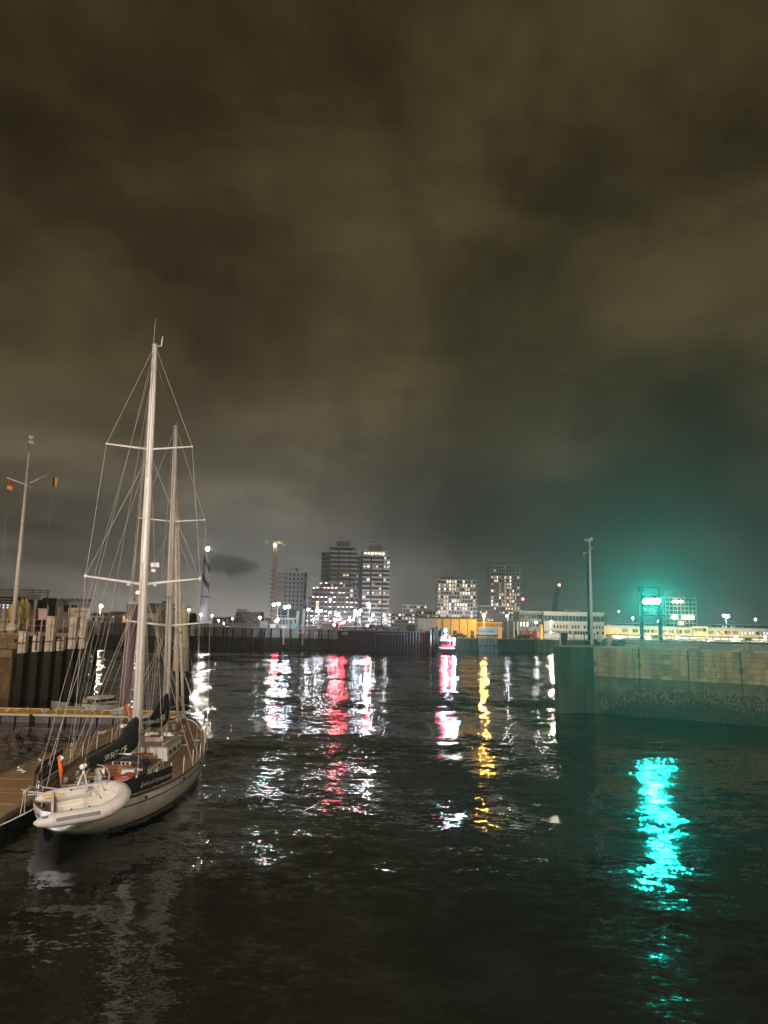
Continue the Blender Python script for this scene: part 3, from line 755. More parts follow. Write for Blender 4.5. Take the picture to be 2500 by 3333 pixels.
def residential_tower(name, label, px0, px1, px2, pytop, Y, seed, lit, litrows, penthouse):
    """tower of two faces: shaded left face px0-px1, front px1-px2 with three balcony bays."""
    rnd = random.Random(seed); gz = WG; zt = zat((px0 + px2) / 2, pytop, Y)
    a, c = at(px1, 2030, Y), at(px2, 2030, Y); l = at(px0, 2030, Y + 9)
    w = c.x - a.x; dp = 20.0
    t = thing(name, label, 'tower block', ((a.x + c.x) / 2, Y, gz))
    H = zt - gz; n = round(H / 2.95); fh = H / n
    lw = a.x - l.x
    MB().prism([(a.x, Y), (c.x, Y), (c.x, Y + dp), (l.x, Y + dp + 6), (l.x, Y + 9), (a.x - lw * .55, Y + 2)], gz, zt).build('wall', BRICKD, t)
    bays = [(0, .30), (.36, .76), (.80, 1.06)]
    for f in range(n):
        z = gz + fh * f
        lv = litrows.get(f, None)
        for bi, (u0_, u1_) in enumerate(bays):
            x0, x1 = a.x + w * u0_, a.x + w * u1_
            s_ = MB().box(((x0 + x1) / 2, Y - .85, z + fh + .22), (x1 - x0, 2.0, .95)).build('balcony', SLAB, t)
            MB().box(((x0 + x1) / 2, Y - 1.8, z + fh + .86), (x1 - x0 - .1, .06, .32)).build('balustrade', GALV, s_)
            k_ = 2 if bi != 1 else 3
            for q in range(k_):
                p_ = lit if lv is None else lv[bi]
                win(t, (x0 + (x1 - x0) * (q + .5) / k_, Y - .06, z + .45), 0, (x1 - x0) / k_ * .74, fh * .66, pick(p_, rnd))
        # shaded face
        for q in range(3):
            u = (q + .5) / 3; p = Vector((a.x - lw * .55, Y + 2, 0)).lerp(Vector((l.x, Y + 9, 0)), u)
            an = math.atan2(-7, lw * .45)
            win(t, p + P3(-.12, -.1, z + .45), an, 1.6, fh * .6, pick(lit * .35, rnd))
        MB().box((a.x - lw * .55 - .4, Y + 2.6, z + fh - .05), (lw * .5, 3.4, .3), math.atan2(-7, lw * .45)).build('side_balcony', BRICKL, t)
    # set back top floors
    x0, x1 = a.x + w * .02, a.x + w * .86
    MB().box(((x0 + x1) / 2, Y + dp * .5, zt + 1.6), (x1 - x0, dp * .8, 3.2)).build('penthouse', BRICKD, t)
    for q in range(6):
        win(t, (x0 + (x1 - x0) * (q + .5) / 6, Y + dp * .1 - .06, zt + .5), 0, (x1 - x0) / 6 * .84, 2.3, LITW[1] if penthouse else GLASS_D)
    MB().box(((x0 + x1) / 2, Y + dp * .45, zt + 3.4), (x1 - x0 + 4, dp, .4)).build('roof', SLAB, t)
    MB().box(((x0 + x1) / 2 + .5, Y + dp * .5, zt + 6.2), ((x1 - x0) * .62, dp * .6, 5.2)).build('plant_room', BRICKL, t)
    MB().box(((x0 + x1) / 2 + .5, Y + dp * .5, zt + 8.95), ((x1 - x0) * .66, dp * .64, .25)).build('roof', SLAB, t)
    MB().tube([((x0 + x1) / 2 - 1.5, Y + dp * .3, zt + 9), ((x0 + x1) / 2 - 1.5, Y + dp * .3, zt + 11.5)], .12, 6).bar(((x0 + x1) / 2 - 4, Y + dp * .3, zt + 9.6), ((x0 + x1) / 2 + 3, Y + dp * .3, zt + 9.6), .2).build('antenna', DARKM, t)
residential_tower('residential_tower', 'tall dark tower with pale balcony slabs behind the rounded block, mostly unlit', 1040, 1070, 1152, 1796, 500, 5, .03, {8: (1, .2, .9), 11: (0, .5, 0)}, False)
residential_tower('residential_tower', 'tall tower with a brightly lit top floor, right of its darker twin', 1156, 1176, 1261, 1810, 500, 9, .10, {13: (.8, .9, .5), 14: (.2, .2, .6), 7: (1, .8, .9), 10: (.6, 0, .7)}, True)

def rounded_block():
    rnd = random.Random(4); Y = 470.0; gz = WG; zt = zat(1075, 1898, Y)
    a, c = at(990, 2030, Y), at(1160, 2030, Y); w = c.x - a.x
    t = thing('rounded_apartment_block', 'dark low block with stepped rounded balconies and rows of downlights, before the twin towers', 'apartment block', ((a.x + c.x) / 2, Y, gz))
    n = 9; fh = (zt - gz) / n
    for f in range(n):
        z = gz + fh * f
        u0_, u1_ = (0.26, .95) if f == n - 1 else ((.12, 1.0) if f > 5 else ((0.04, 1.02) if f > 2 else (0, 1.1)))
        x0, x1 = a.x + w * u0_, a.x + w * u1_
        poly = []
        for j in range(13):
            u = j / 12; x = x0 + (x1 - x0) * u; bulge = math.sqrt(max(0, 1 - (2 * u - 1) ** 4)); poly.append((x, Y + 6 - 9 * bulge))
        MB().prism([(x_, y_ + 1.8) for x_, y_ in poly] + [(x1 - .5, Y + 26), (x0 + .5, Y + 26)], z, z + fh - .02).build('wall', BRICKD, t)
        so = MB().prism(poly + [(x1, Y + 25), (x0, Y + 25)], z + fh, z + fh + .32).build('balcony', mat('dark_slab', (.30, .25, .25), .7, var=.15), t)
        for j in range(12):
            (xa, ya), (xb, yb) = poly[j], poly[j + 1]; an = math.atan2(yb - ya, xb - xa); nn = Vector((math.sin(an), -math.cos(an), 0))
            mid = Vector(((xa + xb) / 2, (ya + yb) / 2 + 1.8, z + .5)); L_ = math.hypot(xb - xa, yb - ya)
            if L_ > 1.2: win(t, mid + nn * .08, an, min(L_ * .7, 2.6), fh * .66, pick(.13 if f != 2 else .25, rnd))
            if rnd.random() < .42: MB().box(((xa + xb) / 2, (ya + yb) / 2 + .8, z + fh - .08), (.9, .6, .14)).build('downlight', SPOT, so)
rounded_block()

block('lit_apartment_block', 'broad ten storey block glowing with many lit windows and ragged balconies', 1425, 1548, 1888, 560, EG, 22, 13, BRICKL, 14, .52, slabs=1.8, slab_m=FRAMEW, rnd_seed=11, win_h=.68, win_w=.62, slab_parts=[(-.05, .34), (.36, .62), (.64, 1.05)], rail=False, downlights=4, roof_box=(.1, .8, 2.2), lits=[LITW[0], LITW[1], LITW[1], LITW[2], LITW[0]])
block('stepped_tower', 'slim pale stepped tower with vertical strips of lit windows', 1598, 1692, 1842, 650, EG, 24, 19, mat('warm_facade', (.60, .52, .47), .8, var=.12, scale=.3), 11, lambda f, i: (.9 if i in (5, 7) else .46) if f < 16 else .12, slabs=1.2, slab_m=FRAMEW, rnd_seed=6, win_w=.58, win_h=.7, slab_parts=[(-.07, .40), (.42, .55), (.78, 1.07)], downlights=2, edge_fins=8, roof_box=(.06, .92, 3.4), lits=[LITW[0], LITW[1], LITW[0], LITW[2]])
block('tower_podium', 'brown brick podium with lit rows of windows at the foot of the slim pale tower', 1560, 1672, 1974, 560, EG, 14, 6, BRICKD, 12, lambda f, i: .85 if i > 8 else .25, win_w=.66, win_h=.6, rnd_seed=8, cat='building', lits=[LITW[0], LITW[2], LITW[0]])
block('low_apartment_block', 'low white lit block with deep framed balconies right of the twin towers', 1262, 1362, 1996, 430, WG, 16, 4, BRICKL, 9, .62, slabs=2.4, slab_m=FRAMEW, edge_fins=4, rnd_seed=13, downlights=4, win_w=.7, lits=[LITW[1], LITW[0], LITW[3]])
block('low_apartment_block', 'low pale lit block behind the grey hall doors, lower than its neighbours', 1352, 1426, 1988, 450, WG, 16, 4, BRICKL, 8, .40, slabs=2.0, slab_m=FRAMEW, edge_fins=4, rnd_seed=14, downlights=3, lits=[LITW[1], LITW[0]])
block('penthouse_block', 'dim pale upper block showing above the low lit apartments', 1310, 1390, 1970, 470, WG, 16, 6, BRICKL, 7, .10, slabs=1.2, slab_m=FRAMEW, rnd_seed=15)
block('distant_apartment_block', 'distant brown block with scattered orange windows left of the crane', 765, 848, 1992, 640, WG, 18, 5, mat('brown_brick', (.22, .11, .06), .8, var=.2), 12, .40, rnd_seed=16, roof_box=(.0, .35, 2), lits=[LITW[2], LITW[0], LITW[2]], win_w=.4, win_h=.5)
block('concrete_frame_tower', 'unfinished concrete frame tower with work lights behind the green signal', 2168, 2268, 1946, 470, EG, 20, 9, DARKM, 8, .0, cat='tower block', slabs=.5, slab_m=CONC_L, edge_fins=8, rnd_seed=17, win_w=.8, win_h=.7, roof_box=(.3, .75, 4.5), slab_parts=[(0, 1)], skip=lambda f, i: False)
tb = bpy.data.objects['concrete_frame_tower']
for (px_, py_) in ((2193, 2008), (2201, 2008), (2226, 2009), (2240, 2009), (2254, 2010), (2195, 1958), (2204, 1958), (2218, 1958)):
    q = at(px_, py_, 468.6); MB().box(tuple(q), (1.3, .5, .9)).build('work_light', lampmat('work_light', (1, .93, .84), 45), tb)
for (px_, py_) in ((2213, 2024), (2222, 2025), (2213, 2032), (2222, 2032)):
    q = at(px_, py_, 469.0); MB().box(tuple(q), (1.6, .4, 1.3)).build('lit_room', LITW[0], tb)

# dark distant town roofs, left of the half built block and along the horizon
rnd = random.Random(21); TOWN = mat('distant_walls', (.10, .09, .085), .9, var=.3, scale=.1)
spots = [(700, 730), (735, 765), (850, 872), (690, 712), (2275, 2320), (2330, 2420), (2425, 2500), (1975, 2060), (2065, 2140)]
for i, (a_, b_) in enumerate(spots):
    lab = ['low dark houses right of the lighthouse foot', 'dark flat roofed house beside the brown block', 'small dark house at the foot of the crane block', 'dark shed touching the lighthouse foot', 'dark roof right of the concrete frame tower', 'long dark shed below the floodlight mast', 'dark block at the far right behind the market', 'dark block right of the white harbour building', 'dark block behind the signal gantry posts'][i]
    block('distant_building', lab, a_, b_, 2012 + (a_ - 700) * .0165 - rnd.uniform(0, 6), 600 + 10 * i, WG if a_ < 1300 else EG, 16, 3, TOWN, max(3, (b_ - a_) // 9), .12, cat='building', rnd_seed=30 + i, win_w=.4, win_h=.5)

# ------------------------------------------------------------------ white harbour building and the market hall on the east bank
def white_building():
    Y = 262.0; rnd = random.Random(12)
    a, c = at(1771, 2030, Y), at(1966, 2030, Y); zt = zat(1870, 1996, Y); w = c.x - a.x
    WB = mat('white_render', (.68, .68, .65), .8, var=.12, scale=.4)
    t = thing('harbour_office', 'long white harbour building with a dark ribbon window under its roof', 'building', ((a.x + c.x) / 2, Y, EG))
    MB().box(((a.x + c.x) / 2, Y + 7, (EG + zt) / 2), (w, 14, zt - EG)).build('wall', WB, t)
    MB().box(((a.x + c.x) / 2, Y + 6.9, zt + .2), (w + .8, 14.8, .45)).build('roof', WHITE, t)
    zr0, zr1 = zat(1870, 2022, Y), zat(1870, 2005, Y)
    n = 17
    for i in range(n): win(t, (a.x + w * (i + .5) / n, Y - .06, zr0), 0, w / n * .88, zr1 - zr0, mat('ribbon_glass', (.05, .09, .09), .2, var=0))
    for i in range(20):
        if i in (0, 1, 2, 8, 12): continue
        win(t, (a.x + w * (i + .5) / 20, Y - .06, zat(1870, 2046, Y)), 0, .55, 1.1, rnd.choice((GLASS_D, GLASS_D, REDSC)))
    for i in range(22): win(t, (a.x + w * (i + .5) / 22, Y - .06, zat(1870, 2064, Y)), 0, .75, 1.05, rnd.choice((GLASS_D, LITW[2], GLASS_D)))
    MB().box(((a.x + c.x) / 2, Y - .12, zat(1870, 2028, Y)), (w, .3, .18)).build('string_course', WHITE, t)
    MB().box(((a.x + c.x) / 2 + 1, Y + 6, zt + .9), (4.8, 4, 1.1)).build('plant_room', WHITE, t)
    # left wing, darker
    l = at(1690, 2030, Y + 3)
    t2 = thing('glazed_wing', 'grey glazed wing at the left end of the white harbour building', 'building', ((l.x + a.x) / 2, Y + 3, EG))
    z2 = zat(1730, 1993, Y + 3)
    MB().box(((l.x + a.x) / 2 - .1, Y + 9, (EG + z2) / 2), (a.x - l.x - .2, 12, z2 - EG)).build('wall', mat('grey_render', (.36, .35, .34), .8, var=.15), t2)
    MB().box(((l.x + a.x) / 2 - .3, Y + 8, z2 + .2), (a.x - l.x, 14, .4)).build('roof', GALV, t2)
    for i in range(4): win(t2, (l.x + (a.x - l.x) * (i + .5) / 4, Y + 2.94, zat(1730, 2013, Y)), 0, (a.x - l.x) / 4 * .9, 1.5, mat('blue_glass', (.03, .045, .06), .2, var=0))
    for i in range(7):
        win(t2, (l.x + (a.x - l.x) * (i + .5) / 7, Y + 2.94, zat(1730, 2040, Y)), 0, .7, 1.7, LITW[1] if i in (0, 1, 2) else GLASS_D)
    for i in range(5): win(t2, (l.x + (a.x - l.x) * (i + .5) / 5, Y + 2.94, EG + .3), 0, 1.1, 1.9, LITW[2] if i > 2 else GLASS_D, 'door')
    # dark modern shed left of it
    l2, r2 = at(1652, 2030, 250), at(1692, 2030, 250); z3 = zat(1672, 2022, 250)
    t3 = thing('dark_shed', 'dark flat roofed shed with two pale lit columns, left of the glazed wing', 'building', ((l2.x + r2.x) / 2, 250, EG))
    MB().box(((l2.x + r2.x) / 2, 254, (EG + z3) / 2), (r2.x - l2.x, 8, z3 - EG)).build('wall', mat('dark_cladding', (.10, .09, .085), .7, var=.2), t3)
    MB().box(((l2.x + r2.x) / 2, 253.6, z3 + .15), (r2.x - l2.x + .5, 9.4, .3)).build('roof', DARKM, t3)
    for px_ in (1673, 1685): q = at(px_, 2045, 249.6); MB().box((q.x, 249.4, (EG + z3) / 2), (.25, .25, z3 - EG - .1)).build('column', WHITE, t3)
    MB().box(((l2.x + r2.x) / 2 + .7, 249.9, EG + 1.3), (1.1, .12, 2.4)).build('door', GLASS_D, t3)
    for i, px_ in enumerate((1715, 1741)):
        q = at(px_, 2052, 236); t4 = thing('navigation_buoy', ('red steel buoy body laid up on the quay, brighter of the two', 'darker red steel buoy laid up beside the brighter one')[i], 'buoy', (q.x, 236, EG), 'buoys laid up on the quay')
        MB().lathe((q.x, 236, EG), [(.5, 0), (1.0, .3), (1.35, 1.0), (1.25, 1.7), (.7, 2.3), (.25, 2.5)], 14).build('body', mat('buoy_red', (.48, .035, .03), .6, var=.25), t4)
        MB().lathe((q.x, 236, EG + 2.5), [(.2, 0), (.15, .5), (.3, .55), (.1, .75)], 8).build('top_fitting', RUSTY, t4)
    q = at(1762, 2055, 240); t5 = thing('yellow_column', 'yellow column at the left corner of the white building', 'column', (q.x, 240, EG))
    MB().box((q.x, 240, EG + 2.3), (.8, .8, 4.6)).build('shaft', mat('yellow_paint', (.62, .38, .05), .6, var=.15), t5); MB().box((q.x, 240, EG + 4.75), (1.2, 1.2, .3)).build('cap', DARKM, t5)
white_building()

def market_hall():
    Y = 300.0; a, c = at(1966, 2040, Y), at(2620, 2040, Y); w = c.x - a.x
    MH = mat('yellow_render', (.62, .44, .15), .8, var=.12, scale=.3); zt = zat(2230, 2046, Y); z1 = zat(2230, 2071, Y)
    t = thing('market_hall', 'long low yellow hall with paired upper windows and a brightly lit ground floor', 'building', ((a.x + c.x) / 2, Y, EG))
    xs = lambda px_: at(px_, 2050, Y).x
    MB().box(((a.x + c.x) / 2, Y + 8, (EG + zt) / 2), (w, 16, zt - EG)).build('wall', MH, t)
    MB().box(((a.x + c.x) / 2, Y + 7.9, zt + .3), (w + .6, 16.6, .6)).build('roof', CONC_L, t)
    MB().box(((a.x + c.x) / 2, Y - .1, zt - .25), (w, .35, .3)).build('cornice', CONC_L, t)
    MB().box(((xs(2253) + xs(2302)) / 2, Y + 1, (z1 + zt + 1.0) / 2), (xs(2302) - xs(2253), 3.4, zt + 1.0 - z1)).build('entrance_bay', MH, t)
    MB().box(((xs(2253) + xs(2302)) / 2, Y - 1.2, z1 - .2), (xs(2302) - xs(2253) + .5, 2, .5)).build('canopy', WHITE, t)
    LN = lampmat('lit_shop_front', (1.0, .92, .78), 1.7)
    for px_ in (2035, 2068, 2105, 2128, 2160, 2184, 2210, 2237, 2266, 2286, 2315, 2341, 2367, 2391, 2420, 2446, 2470, 2492, 2520, 2550):
        big = 2250 < px_ < 2300
        for s_ in (-1, 1):
            win(t, (xs(px_) + s_ * .62, Y - (1.76 if big else .06) + (1.0 if big else 0), zt - 1.95 + (.9 if big else 0)), 0, 1.1, 1.35, LITW[3] if px_ in (2420, 2446, 2492) else random.choice((GLASS_D, mat('market_glass', (.07, .08, .07), .2, var=0), LITW[2])))
    for i in range(26):
        x0 = a.x + w * (i + .08) / 26; x1 = a.x + w * (i + .92) / 26
        if abs((x0 + x1) / 2 - xs(2278)) < 2: continue
        win(t, ((x0 + x1) / 2, Y - .06, EG + .1), 0, x1 - x0, (z1 - EG) * .78, LN if i % 6 else GLASS_D, 'shop_front')
    for i in range(27): MB().box((a.x + w * i / 26, Y - .3, (EG + z1) / 2), (.5, .5, z1 - EG)).build('pillar', MH, t)
    # roof sheds behind
    b_, d_ = at(1975, 2030, 320), at(2250, 2030, 320); z2 = zat(2100, 2038, 320)
    t2 = thing('roof_shed', 'long grey roof shed rising behind the yellow hall', 'building', ((b_.x + d_.x) / 2, 320, EG))
    MB().box(((b_.x + d_.x) / 2, 324, (EG + z2) / 2), (d_.x - b_.x, 8, z2 - EG)).build('wall', CONC, t2); MB().box(((b_.x + d_.x) / 2, 324, z2 + .15), (d_.x - b_.x + .4, 8.4, .3)).build('roof', GALV, t2)
    for i, px_ in enumerate((2010, 2110, 2205, 2300, 2395, 2490)):  # low lamps added to brighten the yellow front
        lamp_post(px_, 2073, 280, EG, FILL, .26, 'added low street lamp before the yellow hall, %s' % ('by the camera masts', 'left of the signal gantry middle', 'right of the signal gantry', 'by the hall entrance', 'right of the hall entrance', 'farthest right')[i], group='added low lamps before the yellow hall')
market_hall()

# ------------------------------------------------------------------ big doors hall, yellow annex, jetty with banner
def doors_hall():
    Y = 232.0; a, c = at(1358, 2030, Y), at(1553, 2030, Y); zt = zat(1455, 2012, Y); w = c.x - a.x; gz = EG
    t = thing('sliding_door_hall', 'big flat roofed hall with grey and glowing yellow sliding doors', 'hall', ((a.x + c.x) / 2, Y, gz))
    GD, YD = mat('grey_door', (.42, .43, .42), .6, var=.1, scale=.5), mat('sodium_yellow_door', (.66, .50, .22), .6, var=.10, scale=.5)  # yellow doors carry part of the sodium lamp's light in their colour
    MB().box(((a.x + c.x) / 2, Y + 8, (gz + zt) / 2), (w, 15.8, zt - gz)).build('wall', mat('hall_wall', (.2, .19, .17), .8), t)
    MB().box(((a.x + c.x) / 2, Y + 7.8, zt + .2), (w + .6, 16.8, .4)).build('roof', BRICKD, t)
    segs = [(1360, 1374), (1374, 1389), (1389, 1404), (1404, 1418), (1419, 1437), (1441, 1466), (1468, 1494), (1496, 1521), (1523, 1551)]
    for i, (p0_, p1_) in enumerate(segs):
        x0, x1 = at(p0_, 2030, Y).x, at(p1_, 2030, Y).x
        d_ = MB().box(((x0 + x1) / 2, Y - .1, (gz + zt) / 2 - .1), (x1 - x0 - .08, .25, zt - gz - .3)).build('door', GD if i < 4 else YD, t)
        if i in (4, 6, 8): MB().box(((x0 + x1) / 2, Y - .25, gz + 1.1), (1.1, .08, 2.1)).build('wicket', DARKM, d_)
    a2, c2 = at(1553, 2030, Y + 4), at(1634, 2030, Y + 4); z2 = zat(1594, 2024, Y + 4)
    t2 = thing('yellow_annex', 'low yellow annex with a window strip right of the big door hall', 'building', ((a2.x + c2.x) / 2, Y + 4, gz))
    MB().box(((a2.x + c2.x) / 2, Y + 8, (gz + z2) / 2), (c2.x - a2.x, 8, z2 - gz)).build('wall', YD, t2); MB().box(((a2.x + c2.x) / 2, Y + 8, z2 + .12), (c2.x - a2.x + .3, 8.6, .24)).build('roof', BRICKD, t2)
    for i in range(8): win(t2, (a2.x + (c2.x - a2.x) * (i + .5) / 8, Y + 3.94, z2 - 1.5), 0, .75, 1.05, mat('annex_glass', (.25, .18, .07), .3, var=0))
    # piled jetty with banner
    Yj = 205.0; a3, c3 = at(1557, 2050, Yj), at(1622, 2050, Yj); zd = zat(1590, 2067, Yj)
    t3 = thing('piled_jetty', 'small timber piled jetty standing in the water under the white banner', 'jetty', ((a3.x + c3.x) / 2, Yj + 3, 0))
    MB().box(((a3.x + c3.x) / 2, Yj + 3, zd - .12), (c3.x - a3.x, 6, .24)).build('deck', TIMBER, t3)
    PB = mat('bleached_timber', (.30, .25, .21), .8, var=.4, scale=2, streak=True)
    for i in range(13):
        x = a3.x + .25 + (c3.x - a3.x - .5) * i / 12
        MB().tube([(x, Yj + .2, -.8), (x + random.uniform(-.08, .08), Yj + .2, zd - .24)], .13, 6).build('pile', PB, t3)
        if i % 2 == 0: MB().tube([(x + .15, Yj + 4.5, -.8), (x + .15, Yj + 4.5, zd - .24)], .14, 6).build('pile', TIMBER, t3)
    MB().bar((a3.x, Yj + .02, 1.9), (c3.x, Yj + .02, 1.9), .18).build('waling', TIMBER, t3)
    t4 = thing('banner', 'long white banner with blue lettering on the piled jetty', 'banner', ((a3.x + c3.x) / 2, Yj + .5, zd))
    h_ = 1.75
    MB().box(((a3.x + c3.x) / 2, Yj + .5, zd + .15 + h_ / 2), (c3.x - a3.x - .3, .08, h_)).build('sheet', WHITE, t4)
    for xx in (a3.x + .1, c3.x - .1): MB().bar((xx, Yj + .5, zd), (xx, Yj + .5, zd + h_ + .3), .12).build('post', DARKM, t4)
    lettering('bay cruises', (a3.x + .55, Yj + .45, zd + .75), (1, 0, 0), (0, 0, 1), .95, mat('blue_print', (.08, .11, .26), .6, var=0), t4, width=(c3.x - a3.x) * .72)
    q = at(1552, 2060, Yj); t5 = thing('access_gangway', 'pale sloping gangway down from the quay left of the piled jetty', 'gangway', (q.x, Yj + 2, zd))
    p0_, p1_ = at(1530, 2060, 214), at(1556, 2073, Yj + 1)
    for dy_ in (0, 1.2):
        MB().bar(p0_ + P3(0, dy_, 0), p1_ + P3(0, dy_, 0), .12).bar(p0_ + P3(0, dy_, .9), p1_ + P3(0, dy_, .9), .08).build('side_rail', GALV, t5)
    MB().add([p0_, p1_, p1_ + P3(0, 1.2, 0), p0_ + P3(0, 1.2, 0)], [(0, 1, 2, 3)]).build('tread', GALV, t5)
doors_hall()

# ------------------------------------------------------------------ quay furniture on the far bank
lampspec = [  # px, py, Y, ground, material, radius, label
    (906, 1966, 197.4, WG, WH, .36, 'white quay lamp above the red light left of the control hut', .6, True),
    (940, 1975, 197.4, WG, WH, .34, 'white quay lamp rising behind the control hut roof', .5, True),
    (846, 2010, 232, WG, WH3, .34, 'short white globe lamp left of the control hut', 0, False),
    (1004, 1984, 197.4, WG, WH3, .30, 'thin dim quay lamp between the leaning pylons and the rounded block', .5, False),
    (1046, 1988, 218, WG, WH3, .26, 'white quay lamp below the left part of the rounded block', .7, True),
    (1076, 1993, 219, WG, WH3, .22, 'white quay lamp just left of the middle red light', .6, False),
    (1103, 1998, 217, WG, WH3, .20, 'leaning pair of white lamps between two red lights', .5, True),
    (1174, 1987, 222, WG, WH, .30, 'white double lamp left of the brightest quay lamp', .8, True),
    (1199, 1967, 214, WG, WH2, .38, 'brightest white quay lamp, tall, below the lit twin tower', -.4, False),
    (1214, 2002, 240, WG, WH3, .24, 'small white lamp right of the brightest quay lamp', .3, False),
    (1252, 2002, 226, WG, WH3, .20, 'white lamp at the right foot of the lit twin tower', .4, False),
    (1575, 2002, 222, EG, SOD, .34, 'orange sodium lamp before the yellow annex', 0, False),
    (1650, 2004, 232, EG, WH3, .26, 'small white lamp right of the sodium lamp', -.3, False),
    (1745, 2026, 246, EG, WH3, .24, 'white lamp before the glazed wing', .4, False),
    (1795, 2025, 244, EG, WARM2, .36, 'glaring warm floodlight before the white harbour building', .4, False),
    (2014, 1990, 290, EG, WH3, .14, 'pale lamp standing behind the camera masts', 0, False),
    (2357, 2004, 330, EG, WH2, .50, 'bright floodlight mast above the right part of the yellow hall', -.8, True),
    (2459, 2016, 330, EG, WH3, .34, 'dimmer floodlight mast at the far right', 0, False),
    (2144, 2022, 280, EG, WH3, .34, 'small white lamp between the signal gantry posts', 0, False),
    (2060, 2012, 300, EG, WH3, .24, 'small lamp left of the signal gantry', 0, False),
    (328, 1973, 218, WG, WARM, .42, 'warm lamp over the low dark roofs left of the capped pile', 0, False),
    (438, 1981, 212, WG, PINK, .46, 'pinkish glaring lamp right of the capped pile', 0, False),
    (615, 1985, 230, WG, WARM, .26, 'small warm lamp left of the lighthouse foot', 0, False),
    (100, 1968, 118, 5.6, WH3, .20, 'cold white lamp beside the folded parasols', 0, False),
    (712, 2019, 260, WG, WH3, .20, 'lowest of the small lamps right of the lighthouse foot', 0, False),
    (691, 2004, 270, WG, WARM, .22, 'small warm lamp nearest the lighthouse foot', 0, False),
    (757, 2014, 262, WG, WH3, .18, 'small white lamp below the brown distant block', 0, False),
    (729, 2029, 250, WG, WARM, .20, 'low warm lamp above the pale fendered wall', 0, False),
]
for L_ in lampspec: lamp_post(L_[0], L_[1], L_[2], L_[3], L_[4], L_[5], L_[6], arm=L_[7], twin=L_[8], reach=(3.6 if L_[2] < 199 and L_[2] > 190 else 0), group='lamps on the far bank')

for i, px_ in enumerate((905, 1020, 1090, 1150, 1205, 1255)):  # lamps added low behind the quay to light the tower fronts
    lamp_post(px_, 2017, 436, WG, STR, .36, 'added low lamp in the street at the foot of the %s' % ('half built block', 'rounded block, left', 'rounded block, middle', 'darker twin tower', 'brighter twin tower', 'low lit apartments')[i], group='street lamps at the tower feet')
lamp_post(655, 2001, 524, WG, STR, .3, 'lamp at the foot of the lighthouse', group='street lamps at the tower feet')
for i, px_ in enumerate((1830, 1915)):  # two lamps added to brighten the white building
    lamp_post(px_, 2071, 236, EG, FILL, .2, 'added low lamp on the quay before the %s of the white harbour building' % ('left half', 'right half')[i], group='added low lamps on the east quay')
for i, (px_, Y_l) in enumerate(((1455, 520), (1515, 520), (1620, 530), (1668, 600))):  # lamps added out of sight behind the hall, lighting these facades from below
    lamp_post(px_, 2026, Y_l, EG, STR, .42, 'added street lamp at the foot of the %s' % ('lit apartment block, left', 'lit apartment block, right', 'brown podium', 'slim stepped tower')[i], group='street lamps at the tower feet')
def red_signal(px, py, Y, label):
    p = at(px, py, Y); t = thing('traffic_signal', label, 'traffic signal', (p.x, Y, WG), 'red signals on the far quay')
    MB().tube([(p.x, Y, WG), (p.x, Y, p.z - .5)], .07, 6).build('post', GALV, t)
    h = MB().box((p.x, Y, p.z), (.7, .4, 1.1)).build('signal_head', DARKM, t)
    MB().ball((p.x, Y - .22, p.z + .15), (.30, .12, .30), 8, 5).build('lens', REDL, h)
    MB().lathe((p.x, Y - .22, p.z - .33), [(.2, 0), (.2, .03)], 8).build('dark_lens', GLASS_D, h)
red_signal(899, 2024, 208, 'red light left of the control hut')
red_signal(1088, 2036, 206, 'left red light of the near pair below the rounded block')
red_signal(1117, 2028, 210, 'upper red light of the near pair below the rounded block')
red_signal(1196, 2038, 206, 'red light below the brightest quay lamp')

